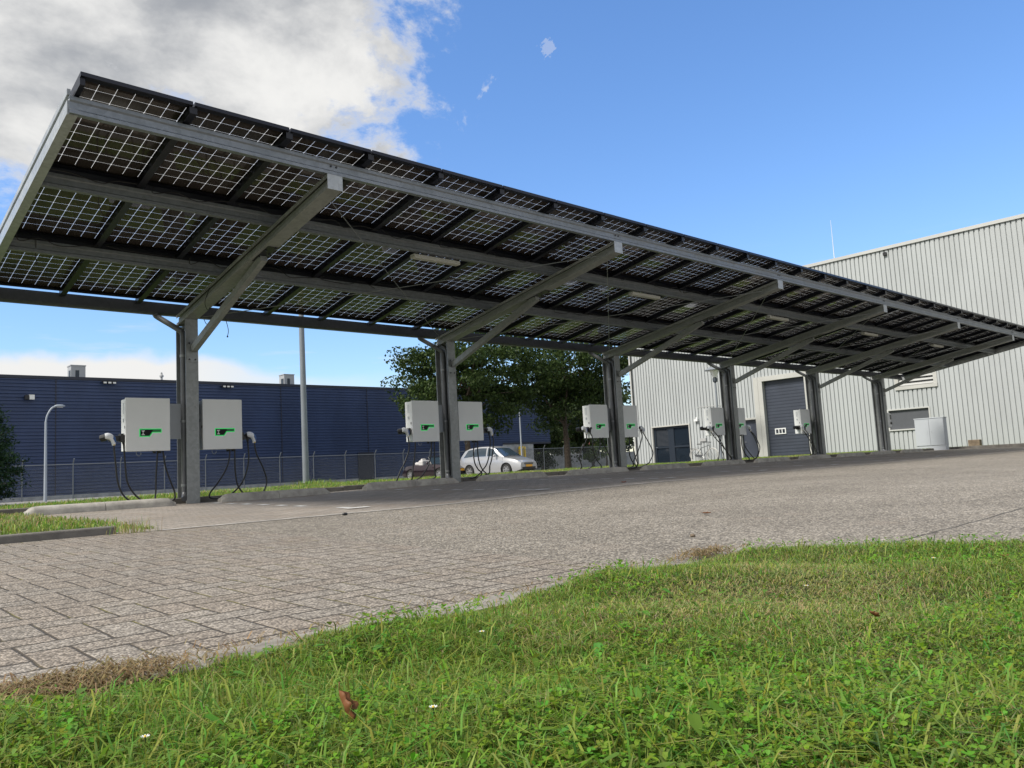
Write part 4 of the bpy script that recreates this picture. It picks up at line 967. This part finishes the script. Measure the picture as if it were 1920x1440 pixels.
        mb = MB().box(-1.0,-.66,-.60,.60,zt(-.8)-.03,zt(-.8)+.16); mb.build('folded_hood', M['seat'], root, bevel=.07)
        mb = MB(); mb.tube([(.1,.3,zt(.1)+.06),(.1,.33,zt(.1)+.12)], .02, 6); mb.build('steering_wheel', M['black'], root)
    # lamps, grille, plate, bumpers, mirrors, handles
    fx_ = h
    zl = zt(h-.25)-.10
    for sg in (1, -1):
        mb = MB()
        def lp(u, v): 
            x = h-.06-.26*u; return (x+.012, sg*(yw(x, .8)*(1-.36*(1-u))+.008*u), zl-.075+.15*v-.02*(1-u))
        mb.grid(lp, 6, 4); mb.f = [f if sg > 0 else f[::-1] for f in mb.f]; mb.build('headlight', M['lens'], root, smooth=True)
        mb = MB(); mb.box(-h-.012, -h+.05, sg*hw(h)*.72-.12, sg*hw(h)*.72+.12, zt(-h)-.24, zt(-h)-.08); mb.build('tail_light', M['tail'], root, bevel=.02)
        mb = MB(); xm = .62 if not convertible else .42; zm = zt(xm)
        mb.ball((xm, sg*(hw(xm)+.07), zm+.07), (.06,.10,.07), 10, 6); mr = mb.build('wing_mirror', paint_m, root, smooth=True)
    mb = MB().box(h-.02, h+.012, -.36, .36, zt(h-.1)-.17, zt(h-.1)-.08); gr_ = mb.build('grille', M['black'], root, bevel=.01)
    mb = MB().box(h+.013, h+.02, -.34, .34, zt(h-.1)-.135, zt(h-.1)-.115); mb.build('grille_bar', M['rim'], gr_)
    mb = MB().box(h-.03, h+.018, -.55, .55, ground+.08, ground+.22); mb.build('air_intake', M['black'], root, bevel=.02)
    mb = MB().box(h+.019, h+.028, -.26, .26, ground+.22, ground+.33); mb.build('number_plate', M['plate'], root)
    if not simple_:
        for sg in (1, -1):
            mb = MB().box(h-.16, h-.02, sg*(hw(h)*.78)-.06, sg*(hw(h)*.78)+.06, ground+.14, ground+.21); mb.build('fog_lamp', M['black'], root, bevel=.01)
            for a, b in (((-.35, 'h'), (.45, 'h')) if not convertible else ((-.3, 'h'), (-.3, 'h'))):
                sf = (zt(a)-.10-ground)/(zt(a)-ground); y = yw(a, sf); mb = MB().box(a-.10, a+.08, sg*y-.012, sg*y+.012, zt(a)-.13, zt(a)-.10); mb.build('door_handle', paint_m, root, bevel=.006)
                if convertible: break
            mb = MB()
            for xd in ((-.62,.25,1.05) if not convertible else (-.55,.55)):
                for k in range(6):
                    s0, s1 = .15+.14*k, .15+.14*(k+1); 
                    za, zb_ = ground+s0*(zt(xd)-ground), ground+s1*(zt(xd)-ground)
                    ya, yb2 = sg*(yw(xd, s0)+.002), sg*(yw(xd, s1)+.002)
                    mb.add([(xd-.006,ya,za),(xd+.006,ya,za),(xd+.006,yb2,zb_),(xd-.006,yb2,zb_)], [(0,1,2,3)])
            mb.build('door_seam', M['black'], root)
    return root
HEAD = -1.427  # heading of the two cars
make_car('silver estate hatchback with an orange number plate parked nose towards the canopy', 'car', (23.55, 19.75, -.10), HEAD, 4.25, 1.70, M['silver'],
         [(-2.13,.80),(-2.0,.98),(-1.0,1.0),(.75,.98),(1.0,.96),(1.5,.87),(1.95,.74),(2.13,.60)],
         [(-2.02,1.0),(-1.72,1.38),(-1.3,1.50),(-.5,1.555),(.1,1.53),(.42,1.42),(1.12,.95)], 2.48, .305, pillars=(.40,1.08,-1.72,-2.0),
         side_win=((-1.72,-1.02,.14,.86,.28,0),(-.95,-.10,.12,.88,0,0),(.0,.86,.12,.88,0,-.47)), name='parked_car')
make_car('dark burgundy open-top convertible with pale seats parked beside the silver hatchback', 'car', (22.05, 23.2, -.12), HEAD-.05, 3.98, 1.68, M['burgundy'],
         [(-1.99,.55),(-1.85,.76),(-1.0,.83),(-.3,.80),(.5,.82),(1.0,.78),(1.6,.68),(1.99,.50)], None, 2.27, .29, convertible=True)
hb = ([(-2.1,.8),(-1.95,.95),(-.8,.96),(.8,.92),(1.6,.80),(2.1,.6)], [(-2.0,.96),(-1.6,1.38),(-.6,1.47),(.2,1.43),(1.05,.93)])
make_car('white car beyond the wire fence, behind the bare tree trunk', 'car', (48.0, 44.2, -.12), -2.2, 4.2, 1.72, M['white_car'], hb[0], hb[1], 2.5, .31, simple_=True, pillars=(.25,1.0,-1.6,-1.97), side_win=((-1.5,-.75,.14,.86,.2,0),(-.68,.12,.12,.86,0,0),(.2,.8,.12,.86,0,-.4)), group='cars beyond the wire fence')
make_car('pale car beyond the wire fence, between the silver hatchback and the white car', 'car', (45.2, 46.5, -.12), -2.2, 4.2, 1.72, M['silver'], hb[0], hb[1], 2.5, .31, simple_=True, pillars=(.25,1.0,-1.6,-1.97), side_win=((-1.5,-.75,.14,.86,.2,0),(-.68,.12,.12,.86,0,0),(.2,.8,.12,.86,0,-.4)), group='cars beyond the wire fence')
# pale boundary wall far beyond the fence
r = thing('boundary_wall', 'long pale grey panel wall far beyond the wire fence', 'wall', (0, 0, 0))
mb = MB().box(50, 90, 52, 52.25, -.4, 1.45); mb.build('wall', M['plinth'], r); mb = MB().box(49.9, 90.1, 51.95, 52.3, 1.45, 1.55); mb.build('coping', M['trim'], r)
r = thing('small_house', 'small white house with a red roof far behind the trees', 'house', (77, 68, -.5)); mb = MB().box(0,10,0,7,0,3.0); mb.build('wall', M['trim'], r)
mb = MB().prism([(-.4,-.4,3.0),(-.4,7.4,3.0),(-.4,3.5,5.2)], (0,0,0), (10.8,0,0)); mb.build('roof', M['red'], r); mb = MB(); mb.box(-.05,-.01,2,3.2,1.0,2.3); mb.box(2,3.4,-.05,-.01,1,2.3); mb.box(6,7.4,-.05,-.01,1,2.3); mb.build('window', M['glass'], r)

# ================================================================ bicycle
bk = thing('bicycle', 'city bicycle leaning by the pale hall wall beside the glazed entrance', 'bicycle', (32.45, 12.85, .05), pi/2)
# local x forward is along the wall (towards -y in the world), small lean to the wall
bk.rotation_euler = (R(0), 0, -pi/2)
def bt(nm, segs, mat, r, parent=bk):
    mb = MB()
    for s_ in segs: mb.tube([(x, 0 if len(p) == 2 else p[1], p[-1]) for p in s_ for x in (p[0],)], r, 7)
    return mb.build(nm, mat, parent, smooth='auto')
rw, fwx = (-.55, .345), (.53, .345)
for c in (rw, fwx):
    mb = MB(); pts = [(c[0]+.335*cos(2*pi*k/28), 0, c[1]+.335*sin(2*pi*k/28)) for k in range(29)]; mb.tube(pts, .018, 7, cap=False); whl = mb.build('wheel', M['bike_tyre'], bk, smooth=True)
    mb = MB(); pts = [(c[0]+.312*cos(2*pi*k/28), 0, c[1]+.312*sin(2*pi*k/28)) for k in range(29)]; mb.tube(pts, .010, 6, cap=False)
    for k in range(14): mb.tube([(c[0],(.02 if k%2 else -.02),c[1]),(c[0]+.31*cos(2*pi*k/14),0,c[1]+.31*sin(2*pi*k/14))], .0018, 4)
    mb.tube([(c[0],-.04,c[1]),(c[0],.04,c[1])], .02, 8); mb.build('rim', M['bike_pale'], whl)
    mb = MB(); a0_, a1_ = (R(20), R(190)) if c is rw else (R(10), R(175)); mb.tube([(c[0]+.37*cos(a0_+(a1_-a0_)*k/14), 0, c[1]+.37*sin(a0_+(a1_-a0_)*k/14)) for k in range(15)], .016, 6); mb.build('mudguard', M['bike_pale'], bk, smooth=True)
bb = (-.08,.28); st_ = (-.22,.80); hd0, hd1 = (.36,.86), (.40,.70)
bt('frame', [[bb,(-.20,.74)],[(-.20,.72),hd0],[bb,hd1],[bb,rw],[(-.19,.68),rw],[hd0,hd1]], M['bike'], .017)
bt('fork', [[hd1,(.46,.5),fwx]], M['bike'], .013)
bt('handlebar', [[hd0,(.34,1.02)],[(.34,-.24,1.02),(.36,0,1.04),(.34,.24,1.02)],[(.34,.24,1.02),(.16,.29,1.0)],[(.34,-.24,1.02),(.16,-.29,1.0)]], M['bike'], .014)
bt('seat_post', [[(-.20,.74),(-.225,.92)]], M['bike_pale'], .014)
mb = MB(); mb.prism([(-.36,-.09,.93),(-.30,-.10,.93),(-.08,-.02,.93),(-.08,.02,.93),(-.30,.10,.93),(-.36,.09,.93)], (0,0,0), (0,0,.05)); mb.build('saddle', M['black'], bk, bevel=.015)
bt('rear_rack', [[(-.30,.07,.74),(-.85,.07,.74)],[(-.30,-.07,.74),(-.85,-.07,.74)],[(-.80,.07,.74),(rw[0],.06,rw[1])],[(-.80,-.07,.74),(rw[0],-.06,rw[1])],[(-.85,-.07,.74),(-.85,.07,.74)]], M['bike'], .009)
mb = MB(); mb.lathe([(.09,-.01),(.09,.01)], (bb[0],-.05,bb[1]), (0,1,0), 16); mb.tube([(bb[0],-.07,bb[1]),(bb[0]+.12,-.08,bb[1]-.11)], .012, 6); mb.box(bb[0]+.08,bb[0]+.17,-.18,-.09,bb[1]-.12,bb[1]-.10); mb.build('crank', M['bike_pale'], bk)
mb = MB(); mb.prism([(-.55,-.045,.40),(-.05,-.045,.36),(-.05,-.045,.20),(-.55,-.045,.29)], (0,0,0), (0,-.02,0)); mb.build('chain_case', M['bike'], bk)
mb = MB(); mb.tube([(-.5,.04,.30),(-.52,.16,.0)], .01, 6); mb.build('kick_stand', M['bike_pale'], bk)

# ================================================================ trees
def rot_leaf_cloud(cent, size, seed, elong=1.6, droop=.25):
    """small pointed leaf faces: centres (N,3), size (N,)"""
    rg = np.random.default_rng(seed); N = len(cent)
    a = rg.normal(size=(N, 3)); a[:, 2] -= droop*2; a /= np.linalg.norm(a, axis=1, keepdims=True)
    b = np.cross(a, rg.normal(size=(N, 3))); b /= np.linalg.norm(b, axis=1, keepdims=True)
    l = size[:, None]; w = l/elong*.5
    v = np.empty((N, 4, 3)); v[:, 0] = cent - a*l*.5; v[:, 1] = cent + b*w - a*l*.05; v[:, 2] = cent + a*l*.5; v[:, 3] = cent - b*w - a*l*.05
    q = np.arange(N*4).reshape(N, 4); return v.reshape(-1, 3), q
def make_tree(loc, h, cr, trunk_h, label, seed, leaf=.17, nclump=150, per=150, mat='tree_leaf', group=None, trunk_r=.2, zc=.62, squash=.8, name='tree'):
    rg = np.random.default_rng(seed); root = thing(name, label, 'tree', loc, 0, group)
    tk = MB(); pts = [(0,0,-.2),(.02,.0,.3),(.05,.03,trunk_h*.6),(.0,.05,trunk_h),(.1,.0,h*.62),(.05,.05,h*.85)]
    tk.tube(spline(pts, 4), [trunk_r*1.55, trunk_r*1.25] + [trunk_r*(1-.85*i/18) for i in range(19)], 12)
    cents = []
    for k in range(nclump):
        # clump positions in an uneven crown shell
        u = rg.random()*2*pi; v_ = rg.uniform(-1, 1); rr = rg.random()**.45
        bump_ = 1 + .22*sin(3*u+seed)*(1-v_*v_) + .15*sin(5*u+v_*4+seed*2)
        s_ = math.sqrt(1-v_*v_)
        zz = h*zc + v_*(h*(1-zc))*(1.0 if v_ > 0 else squash)*rr
        cents.append((cr*bump_*s_*rr*cos(u), cr*bump_*s_*rr*sin(u), zz))
    cents = np.array(cents)
    for k in range(0, nclump, 6):
        c = cents[k]; zs = min(c[2]-.3, trunk_h + (h*.8-trunk_h)*rg.random()*.7); zs = max(trunk_h*.85, zs)
        tk.tube(spline([(.03,.03,zs),(c[0]*.45, c[1]*.45, zs+(c[2]-zs)*.35+.25),(c[0]*.95, c[1]*.95, c[2])], 4), [trunk_r*.42, trunk_r*.36, trunk_r*.3, trunk_r*.25, trunk_r*.2, trunk_r*.15, trunk_r*.11, trunk_r*.08, trunk_r*.05], 6)
    tk.build('trunk', M['bark'], root, smooth=True)
    P = []; 
    for c in cents:
        rad = rg.uniform(.45, .95)*cr*.24
        n = int(per*rg.uniform(.5, 1.4)); dv = rg.normal(size=(n, 3)); dv /= np.linalg.norm(dv, axis=1, keepdims=True)
        dv *= (rg.random((n, 1))**.5)*rad*np.array([1.15, 1.15, .7]); P.append(c+dv)
    P = np.concatenate(P); v, q = rot_leaf_cloud(P, rg.uniform(.7, 1.4, len(P))*leaf, seed+1)
    me = np_mesh('crown', v, q); me.materials.append(M[mat]); o = bpy.data.objects.new('crown', me); C.objects.link(o); o.parent = root
    return root
make_tree((26.9, 26.2, -.1), 10.2, 4.6, 3.2, 'broad dark green tree behind the two parked cars', 3, leaf=.19, nclump=135, per=210, group='trees before the fence', squash=.95, trunk_r=.24)
make_tree((35.6, 26.0, -.1), 10.6, 5.2, 3.3, 'broad dark green tree with a bare brown trunk next to the white car', 8, leaf=.19, nclump=150, per=210, group='trees before the fence', squash=.95, trunk_r=.27)
far = [(53.0, 46, 10.0, 4.6, 21), (58.5, 44, 11.5, 4.8, 22), (57.5, 53, 9.5, 4.5, 23), (49.5, 56, 9.5, 4.5, 24), (64, 58, 11, 5.2, 25), (70, 52, 11, 5.0, 26), (56, 66, 10, 5.5, 27), (76, 62, 11, 5.5, 28)]
nm = ['the dark gap under the blue overhang', 'the pale hall corner, its top lit', 'the long pale boundary wall, low and dense', 'the blue hall end, seen through the fence', 'the hall corner, tallest of the far trees', 'the pale hall, mostly hidden by it', 'the two near trees, far off', 'the small red-roofed house']
for (x, y, hh, cr, sd_), q in zip(far, nm):
    make_tree((x, y, -.4), hh, cr, 1.8, 'leafy green tree beyond the fence behind ' + q, sd_, leaf=.34, nclump=110, per=85, mat='tree_leaf_b', group='trees beyond the wire fence', zc=.52, squash=1.0, trunk_r=.2)
for (x, y, sd_, lb) in ((62, 24.5, 31, 'slender green tree top showing just over the corner of the pale hall'),):
    make_tree((x, y, -.4), 9.4, 2.4, 2.0, lb, sd_, leaf=.3, nclump=60, per=80, mat='tree_leaf_b', zc=.55, trunk_r=.14)
# conifer at the edge of the grass
rg = np.random.default_rng(5); root = thing('conifer', 'dense dark green conifer bush standing on the verge near the first bay', 'conifer', (-2.02, 5.3, .03))
tk = MB(); tk.tube([(0,0,-.1),(0,0,1.0),(.03,0,2.1)], [.07,.045,.01], 8); P = []; S_ = []
Hc = 2.45
for k in range(420):
    z = .08 + (Hc-.1)*rg.random()**1.15; rr = .95*(1-(z/Hc)**1.35)**.8*(.80+.35*rg.random()) * (.72 if z < .25 else 1); u = rg.random()*2*pi
    b0 = np.array([0, 0, z]); b1 = np.array([rr*cos(u), rr*sin(u), z+.10+.12*rg.random()])
    if k % 3 == 0: tk.tube([tuple(b0), tuple(b0*.5+b1*.5+np.array([0,0,-.02])), tuple(b1)], [.012,.008,.003], 4)
    n = 80; tpar = rg.random(n)**.6; c = b0 + (b1-b0)*tpar[:, None]; sp = .05+.06*(1-tpar); P.append(c + rg.normal(size=(n, 3))*sp[:, None]*np.array([1, 1, .7]))
tk.build('trunk', M['bark'], root); P = np.concatenate(P); v, q = rot_leaf_cloud(P, rg.uniform(.045, .095, len(P)), 6, 3.2, .0)
me = np_mesh('crown', v, q); me.materials.append(M['conifer']); o = bpy.data.objects.new('crown', me); C.objects.link(o); o.parent = root

# ================================================================ grass
def blades(xy, z, hgt, wid, lean, col, seed, flat=None):
    """five-point blades; xy (N,2), z (N,), hgt, wid, lean (N,), col (N,3)"""
    rg = np.random.default_rng(seed); N = len(xy); a = rg.random(N)*2*pi; d = np.stack([np.cos(a), np.sin(a)], 1)
    b = a + pi/2 + rg.normal(size=N)*.4; s = np.stack([np.cos(b), np.sin(b)], 1)*wid[:, None]*.5
    v = np.empty((N, 5, 3)); base = np.concatenate([xy, z[:, None]], 1)
    mid = base.copy(); mid[:, :2] += d*(lean*hgt*.38)[:, None]; mid[:, 2] += hgt*.60
    tip = base.copy(); tip[:, :2] += d*(lean*hgt*1.15)[:, None]; tip[:, 2] += hgt*np.clip(1.0-.42*lean, .12, 1)
    off = np.concatenate([s, np.zeros((N, 1))], 1)
    v[:, 0] = base-off; v[:, 1] = base+off; v[:, 2] = mid+off*.85; v[:, 3] = mid-off*.85; v[:, 4] = tip
    i = np.arange(N)[:, None]*5; q = np.concatenate([i, i+1, i+2, i+3], 1); t3 = np.concatenate([i+3, i+2, i+4], 1)
    return v.reshape(-1, 3), q, t3, np.repeat(col, 5, 0)
def merge(parts):
    V = []; Q = []; T = []; Cc = []; o = 0
    for v, q, t3, c in parts:
        V.append(v); Cc.append(c)
        if q is not None: Q.append(q+o)
        if t3 is not None: T.append(t3+o)
        o += len(v)
    return np.concatenate(V), np.concatenate(Q), np.concatenate(T) if T else None, np.concatenate(Cc)
def vnoise(x, y, f, seed):
    r2 = np.random.default_rng(seed); t = 0
    for k in range(5):
        a = r2.random()*2*pi; ph = r2.random()*7; ff = f*(1+.55*k)
        t = t + np.sin(ff*(np.cos(a)*x+np.sin(a)*y)+ph + 1.3*np.sin(ff*.6*(np.sin(a)*x-np.cos(a)*y)+ph*2))/(1+.3*k)
    return np.clip(.5+t*.2, 0, 1)
def grass_col(N, seed, dry, bright=1.0):
    rg = np.random.default_rng(seed)
    g = np.stack([rg.uniform(.10, .23, N), rg.uniform(.20, .33, N), rg.uniform(.025, .055, N)], 1)*bright
    yg = np.stack([rg.uniform(.22, .33, N), rg.uniform(.30, .39, N), rg.uniform(.06, .10, N)], 1)*bright
    sw = np.stack([rg.uniform(.30, .44, N), rg.uniform(.28, .40, N), rg.uniform(.12, .18, N)], 1)
    u = rg.random(N); c = np.where((u < .25)[:, None], yg, g)*.97
    return np.where((rg.random(N) < dry)[:, None], sw, c)
def lawn_samples(N, seed, rmin, rmax, azc, azw):
    rg = np.random.default_rng(seed); r = rmin*(rmax/rmin)**(rg.random(N)**.62); a = azc + rg.uniform(-azw, azw, N)
    x = CAM.x + r*np.cos(a); y = CAM.y + r*np.sin(a); k = in_lawn(x, y); return x[k], y[k], r[k]
parts = []
AZ = R(47.1)
for N, (rmin, rmax), azw, sd in ((330000, (.55, 5.2), R(46), 1), (170000, (.3, 9.0), pi, 2)):
    x, y, r = lawn_samples(N, sd, rmin, rmax, AZ, azw); n = len(x)
    rg = np.random.default_rng(sd+40)
    lim = lawn_edge(x); ed = np.clip((lim-y)/.35, 0, 1)
    patch = vnoise(x, y, 3.1, 9); pt = np.exp(-(((x+2.25)/.75)**2 + ((y+10.75)/.45)**2)); pt2 = np.exp(-(((x+1.6)/.5)**2 + ((y+10.4)/.25)**2))
    dry = np.clip(.03 + .16*(patch > .66) + .5*pt + .35*pt2 + .35*(1-ed)**2, 0, .8)
    long_ = rg.random(n) < .035*(1-pt)
    hg = rg.uniform(.018, .050, n)*(.65+.7*vnoise(x, y, 4.5, 12)) ; hg = np.where(long_, rg.uniform(.05, .10, n), hg)*(.5+.5*ed)*(1-.35*pt)
    ln = np.abs(rg.normal(.95, .65, n)) + .9*dry
    wd = np.where(long_, rg.uniform(.003, .0048, n), rg.uniform(.0018, .0036, n))
    dry = np.where(long_, 0, dry)
    parts.append(blades(np.stack([x, y], 1), lawn_z(x, y)-.004 - .04*(1-np.clip((lim-y)/.12, 0, 1)), hg, wd, ln, grass_col(n, sd+60, dry), sd+80))
V, Q, T, Cc = merge(parts); me = np_mesh('lawn_grass', V, Q, T, Cc); me.materials.append(M['grass']); o = bpy.data.objects.new('lawn_grass', me); C.objects.link(o)
tag(o, 'short mixed green and straw-coloured grass of the front lawn', 'grass', kind='stuff')
# clover and broad leaves
def leaf_fans(x, y, z, rad, nleaf, col, seed, tilt=.45, long_=1.0):
    rg = np.random.default_rng(seed); V = []; Q = []; N = len(x); rot = rg.random(N)*2*pi
    shape = np.array([(0, 0), (.42, -.36), (.82, -.40), (1.0, -.14), (.95, 0), (1.0, .14), (.82, .40), (.42, .36)])*np.array([1, 1/long_])
    allv = []
    for l in range(nleaf):
        a = rot + 2*pi*l/max(nleaf, 1) + rg.normal(size=N)*.15; ti = rg.normal(.15, tilt, N)
        ca, sa = np.cos(a)[:, None], np.sin(a)[:, None]; u = shape[None, :, 0]*rad[:, None]; w_ = shape[None, :, 1]*rad[:, None]
        hz = np.sin(ti)[:, None]*u + .25*np.abs(w_); uu = u*np.cos(ti)[:, None]
        allv.append(np.stack([x[:, None]+ca*uu-sa*w_, y[:, None]+sa*uu+ca*w_, z[:, None]+hz], 2))
    v = np.concatenate(allv, 0).reshape(-1, 3); i = np.arange(N*nleaf)[:, None]*8
    q = np.concatenate([np.concatenate([i, i+1, i+2, i+3], 1), np.concatenate([i, i+3, i+4, i+5], 1), np.concatenate([i, i+5, i+6, i+7], 1)], 0)
    return v, q, None, np.repeat(np.tile(col, (nleaf, 1)), 8, 0)
parts = []
x, y, r = lawn_samples(24000, 70, .6, 4.2, AZ, R(46)); k = (vnoise(x, y, 3.4, 77) > .40) & ~((np.abs(x+2.25) < .7) & (np.abs(y+10.75) < .4)) & (y < lawn_edge(x)-.07); x, y = x[k], y[k]; n = len(x); rg = np.random.default_rng(71)
gc = np.stack([rg.uniform(.10, .20, n), rg.uniform(.21, .34, n), rg.uniform(.018, .04, n)], 1)
parts.append(leaf_fans(x, y, lawn_z(x, y)+rg.uniform(.015, .042, n), rg.uniform(.006, .0125, n), 3, gc, 72))
x, y, r = lawn_samples(1700, 73, .6, 3.6, AZ, R(46)); k = (vnoise(x, y, 2.3, 78) > .52) & (y < lawn_edge(x)-.08); x, y = x[k], y[k]; n = len(x)
gc = np.stack([rg.uniform(.09, .16, n), rg.uniform(.18, .27, n), rg.uniform(.025, .045, n)], 1)
parts.append(leaf_fans(x, y, lawn_z(x, y)+rg.uniform(.008, .03, n), rg.uniform(.022, .042, n), 1, gc, 74, .35, 1.5))
V, Q, T, Cc = merge(parts); me = np_mesh('clover', V, Q, T, Cc); me.materials.append(M['grass']); o = bpy.data.objects.new('clover', me); C.objects.link(o)
tag(o, 'clover and small broad-leaved weeds growing through the front lawn', 'clover', kind='stuff')
# dry clippings along the lawn edge and on the bare corner
x = np.concatenate([rng.normal(-4.13, .16, 3200), rng.uniform(-3.9, -1.2, 350), rng.normal(-1.48, .10, 500)]); y = np.concatenate([rng.normal(-9.93, .055, 3200), rng.normal(-9.88, .03, 350), rng.normal(-9.86, .035, 500)])
n = len(x); cc = np.stack([.27+.06*rng.random(n), .20+.05*rng.random(n), .105+.03*rng.random(n)], 1)*rng.uniform(.55, 1.25, (n, 1))
v, q, t3, c4 = blades(np.stack([x, y], 1), gz(x, y)+.006+rng.random(n)*.03, rng.uniform(.012, .03, n), rng.uniform(.002, .005, n), rng.uniform(1.2, 2.6, n), cc, 90)
me = np_mesh('dry_clippings', v, q, t3, c4); me.materials.append(M['grass']); o = bpy.data.objects.new('dry_clippings', me); C.objects.link(o)
tag(o, 'brown dry grass clippings lying along the edge of the front lawn', 'clippings', kind='stuff')
# verge behind the bays, grass patch, hall verge
def far_grass(name, label, N, x0, x1, y0, y1, zf, h0, h1, w0, w1, seed, ypow=1.0, bright=1.15, dry=.12):
    rg = np.random.default_rng(seed); x = rg.uniform(x0, x1, N); y = y0+(y1-y0)*rg.random(N)**ypow; z = np.array([zf(a, b) for a, b in zip(x, y)])
    hg = rg.uniform(h0, h1, N)*(.6+.8*vnoise(x, y, 1.7, seed)); dr = dry + .35*(vnoise(x, y, .9, seed+3) > .62)
    v, q, t3, c = blades(np.stack([x, y], 1), z-.01, hg, rg.uniform(w0, w1, N), np.abs(rg.normal(.5, .35, N)), grass_col(N, seed+1, dr, bright), seed+2)
    me = np_mesh(name, v, q, t3, c); me.materials.append(M['grass']); o = bpy.data.objects.new(name, me); C.objects.link(o); tag(o, label, 'grass', kind='stuff')
far_grass('verge_grass', 'bright green grass of the verge behind the wheel stops', 120000, -9, 32.6, .40, 9.5, verge_z, .035, .085, .007, .014, 101, 1.9)
far_grass('patch_grass', 'green and straw-coloured grass of the patch beside the first bay', 26000, -8, -2.15, -4.80, .3, lambda a, b: patch_z(a, b) - (.045 if a > -2.62 else 0), .03, .075, .006, .011, 111, 1.0, 1.05, .25)
far_grass('hall_grass', 'green grass of the narrow verge along the pale hall', 16000, 31.45, 32.9, -16, 13.0, lambda a, b: .08, .03, .08, .01, .018, 121)
# weeds at the kerb end and by the pole foot
n = 120; x = rng.normal(-2.40, .10, n); y = rng.normal(-4.99, .03, n)
v1 = blades(np.stack([x, y], 1), gz(x, y), rng.uniform(.05, .17, n), rng.uniform(.002, .004, n), rng.uniform(.1, .7, n), grass_col(n, 131, .7), 132)
n = 500; x = rng.normal(6.0, .28, n); y = rng.normal(7.4, .3, n)
v2 = blades(np.stack([x, y], 1), np.full(n, .02), rng.uniform(.10, .3, n), rng.uniform(.008, .02, n), rng.uniform(.2, .8, n), grass_col(n, 133, .02), 134)
V, Q, T, Cc = merge([v1, v2]); me = np_mesh('weeds', V, Q, T, Cc); me.materials.append(M['grass']); o = bpy.data.objects.new('weeds', me); C.objects.link(o); tag(o, 'taller weeds at the kerb end and the foot of the grey pole', 'weeds', kind='stuff')
# daisies, fallen leaves, litter
def dead_leaf(loc, size, rz, label, mat, curl=.5, tilt=(0, 0)):
    mb = MB()
    def lf(u, v):
        s = (u-.5)*2; wv = sin(pi*min(1, max(0, v)))**.7*(.55+.12*sin(v*17)); a = s*curl*1.6
        return (size*wv*sin(a)/(curl*1.6), size*(v-.5)*1.5, size*wv*(1-cos(a))*.8/curl + size*.25*(v-.5)**2*2)
    mb.grid(lf, 8, 12); mb.tube([(0, size*.75, size*.12), (.0, size*1.05, size*.28)], size*.02, 5)
    o = mb.build('fallen_leaf', mat, smooth=True, loc=loc); o.rotation_euler = (tilt[0], tilt[1], rz)
    s = o.modifiers.new('thickness', 'SOLIDIFY'); s.thickness = .0006
    return tag(o, label, 'fallen leaf', 'fallen leaves')
def gpt(x, y, dzz=0): return (x, y, float(lawn_z(x, y))+dzz)
dead_leaf(gpt(-3.835, -10.70, .035), .042, .7, 'large curled brown leaf standing in the grass of the front lawn', M['dead'], .9, (R(60), R(15)))
dead_leaf(gpt(-1.31, -11.02, .03), .03, 2.0, 'orange-brown leaf in the lawn near the asphalt corner', M['dead'], .5)
dead_leaf(gpt(-2.555, -11.08, .035), .022, 1.1, 'small dark brown leaf on the straw-coloured patch of lawn', M['dead'], .8, (R(30), 0))
dead_leaf((.52, -8.54, float(gz(.52,-8.54))+.012), .045, .4, 'orange leaf lying flat on the open asphalt', M['dead'], .4)
dead_leaf((4.28, -4.67, float(gz(4.28,-4.67))+.015), .06, 1.4, 'reddish leaf on the pavers near the bay markings', M['red'], .5)
r = thing('pebble', 'dark pebble on the asphalt close to the lawn corner', 'pebble', (-.76, -9.30, float(gz(-.76,-9.30)))); mb = MB(); mb.ball((0,0,.008), (.02,.014,.010), 9, 6); mb.build('stone', M['brick'], r, smooth=True)
r = thing('pebble', 'dark pebble on the asphalt just outside the first bay marking', 'pebble', (-.55, -5.2, float(gz(-.55,-5.2)))); mb = MB(); mb.ball((0,0,.012), (.03,.022,.014), 9, 6); mb.build('stone', M['black'], r, smooth=True)
for x, y in ((-3.27,-10.41),(-1.59,-10.88),(-4.13,-10.58),(-2.24,-10.74),(-3.76,-10.86)):
    r = thing('daisy', 'tiny white daisy flower in the front lawn', 'daisy', gpt(x, y, .02), 0, 'daisies in the front lawn')
    mb = MB(); mb.tube([(0,0,-.02),(0,0,.022)], .0011, 5); mb.build('stem', M['conifer'], r); mb = MB(); 
    for k in range(10): a = 2*pi*k/10; mb.add([(0,0,.022),(.0065*cos(a-.22),.0065*sin(a-.22),.024),(.0078*cos(a),.0078*sin(a),.025),(.0065*cos(a+.22),.0065*sin(a+.22),.024)], [(0,1,2,3)])
    mb.build('petal', M['pale_plastic'], r); mb = MB(); mb.ball((0,0,.024), .002, 7, 4); mb.build('flower_centre', M['yellow'], r)
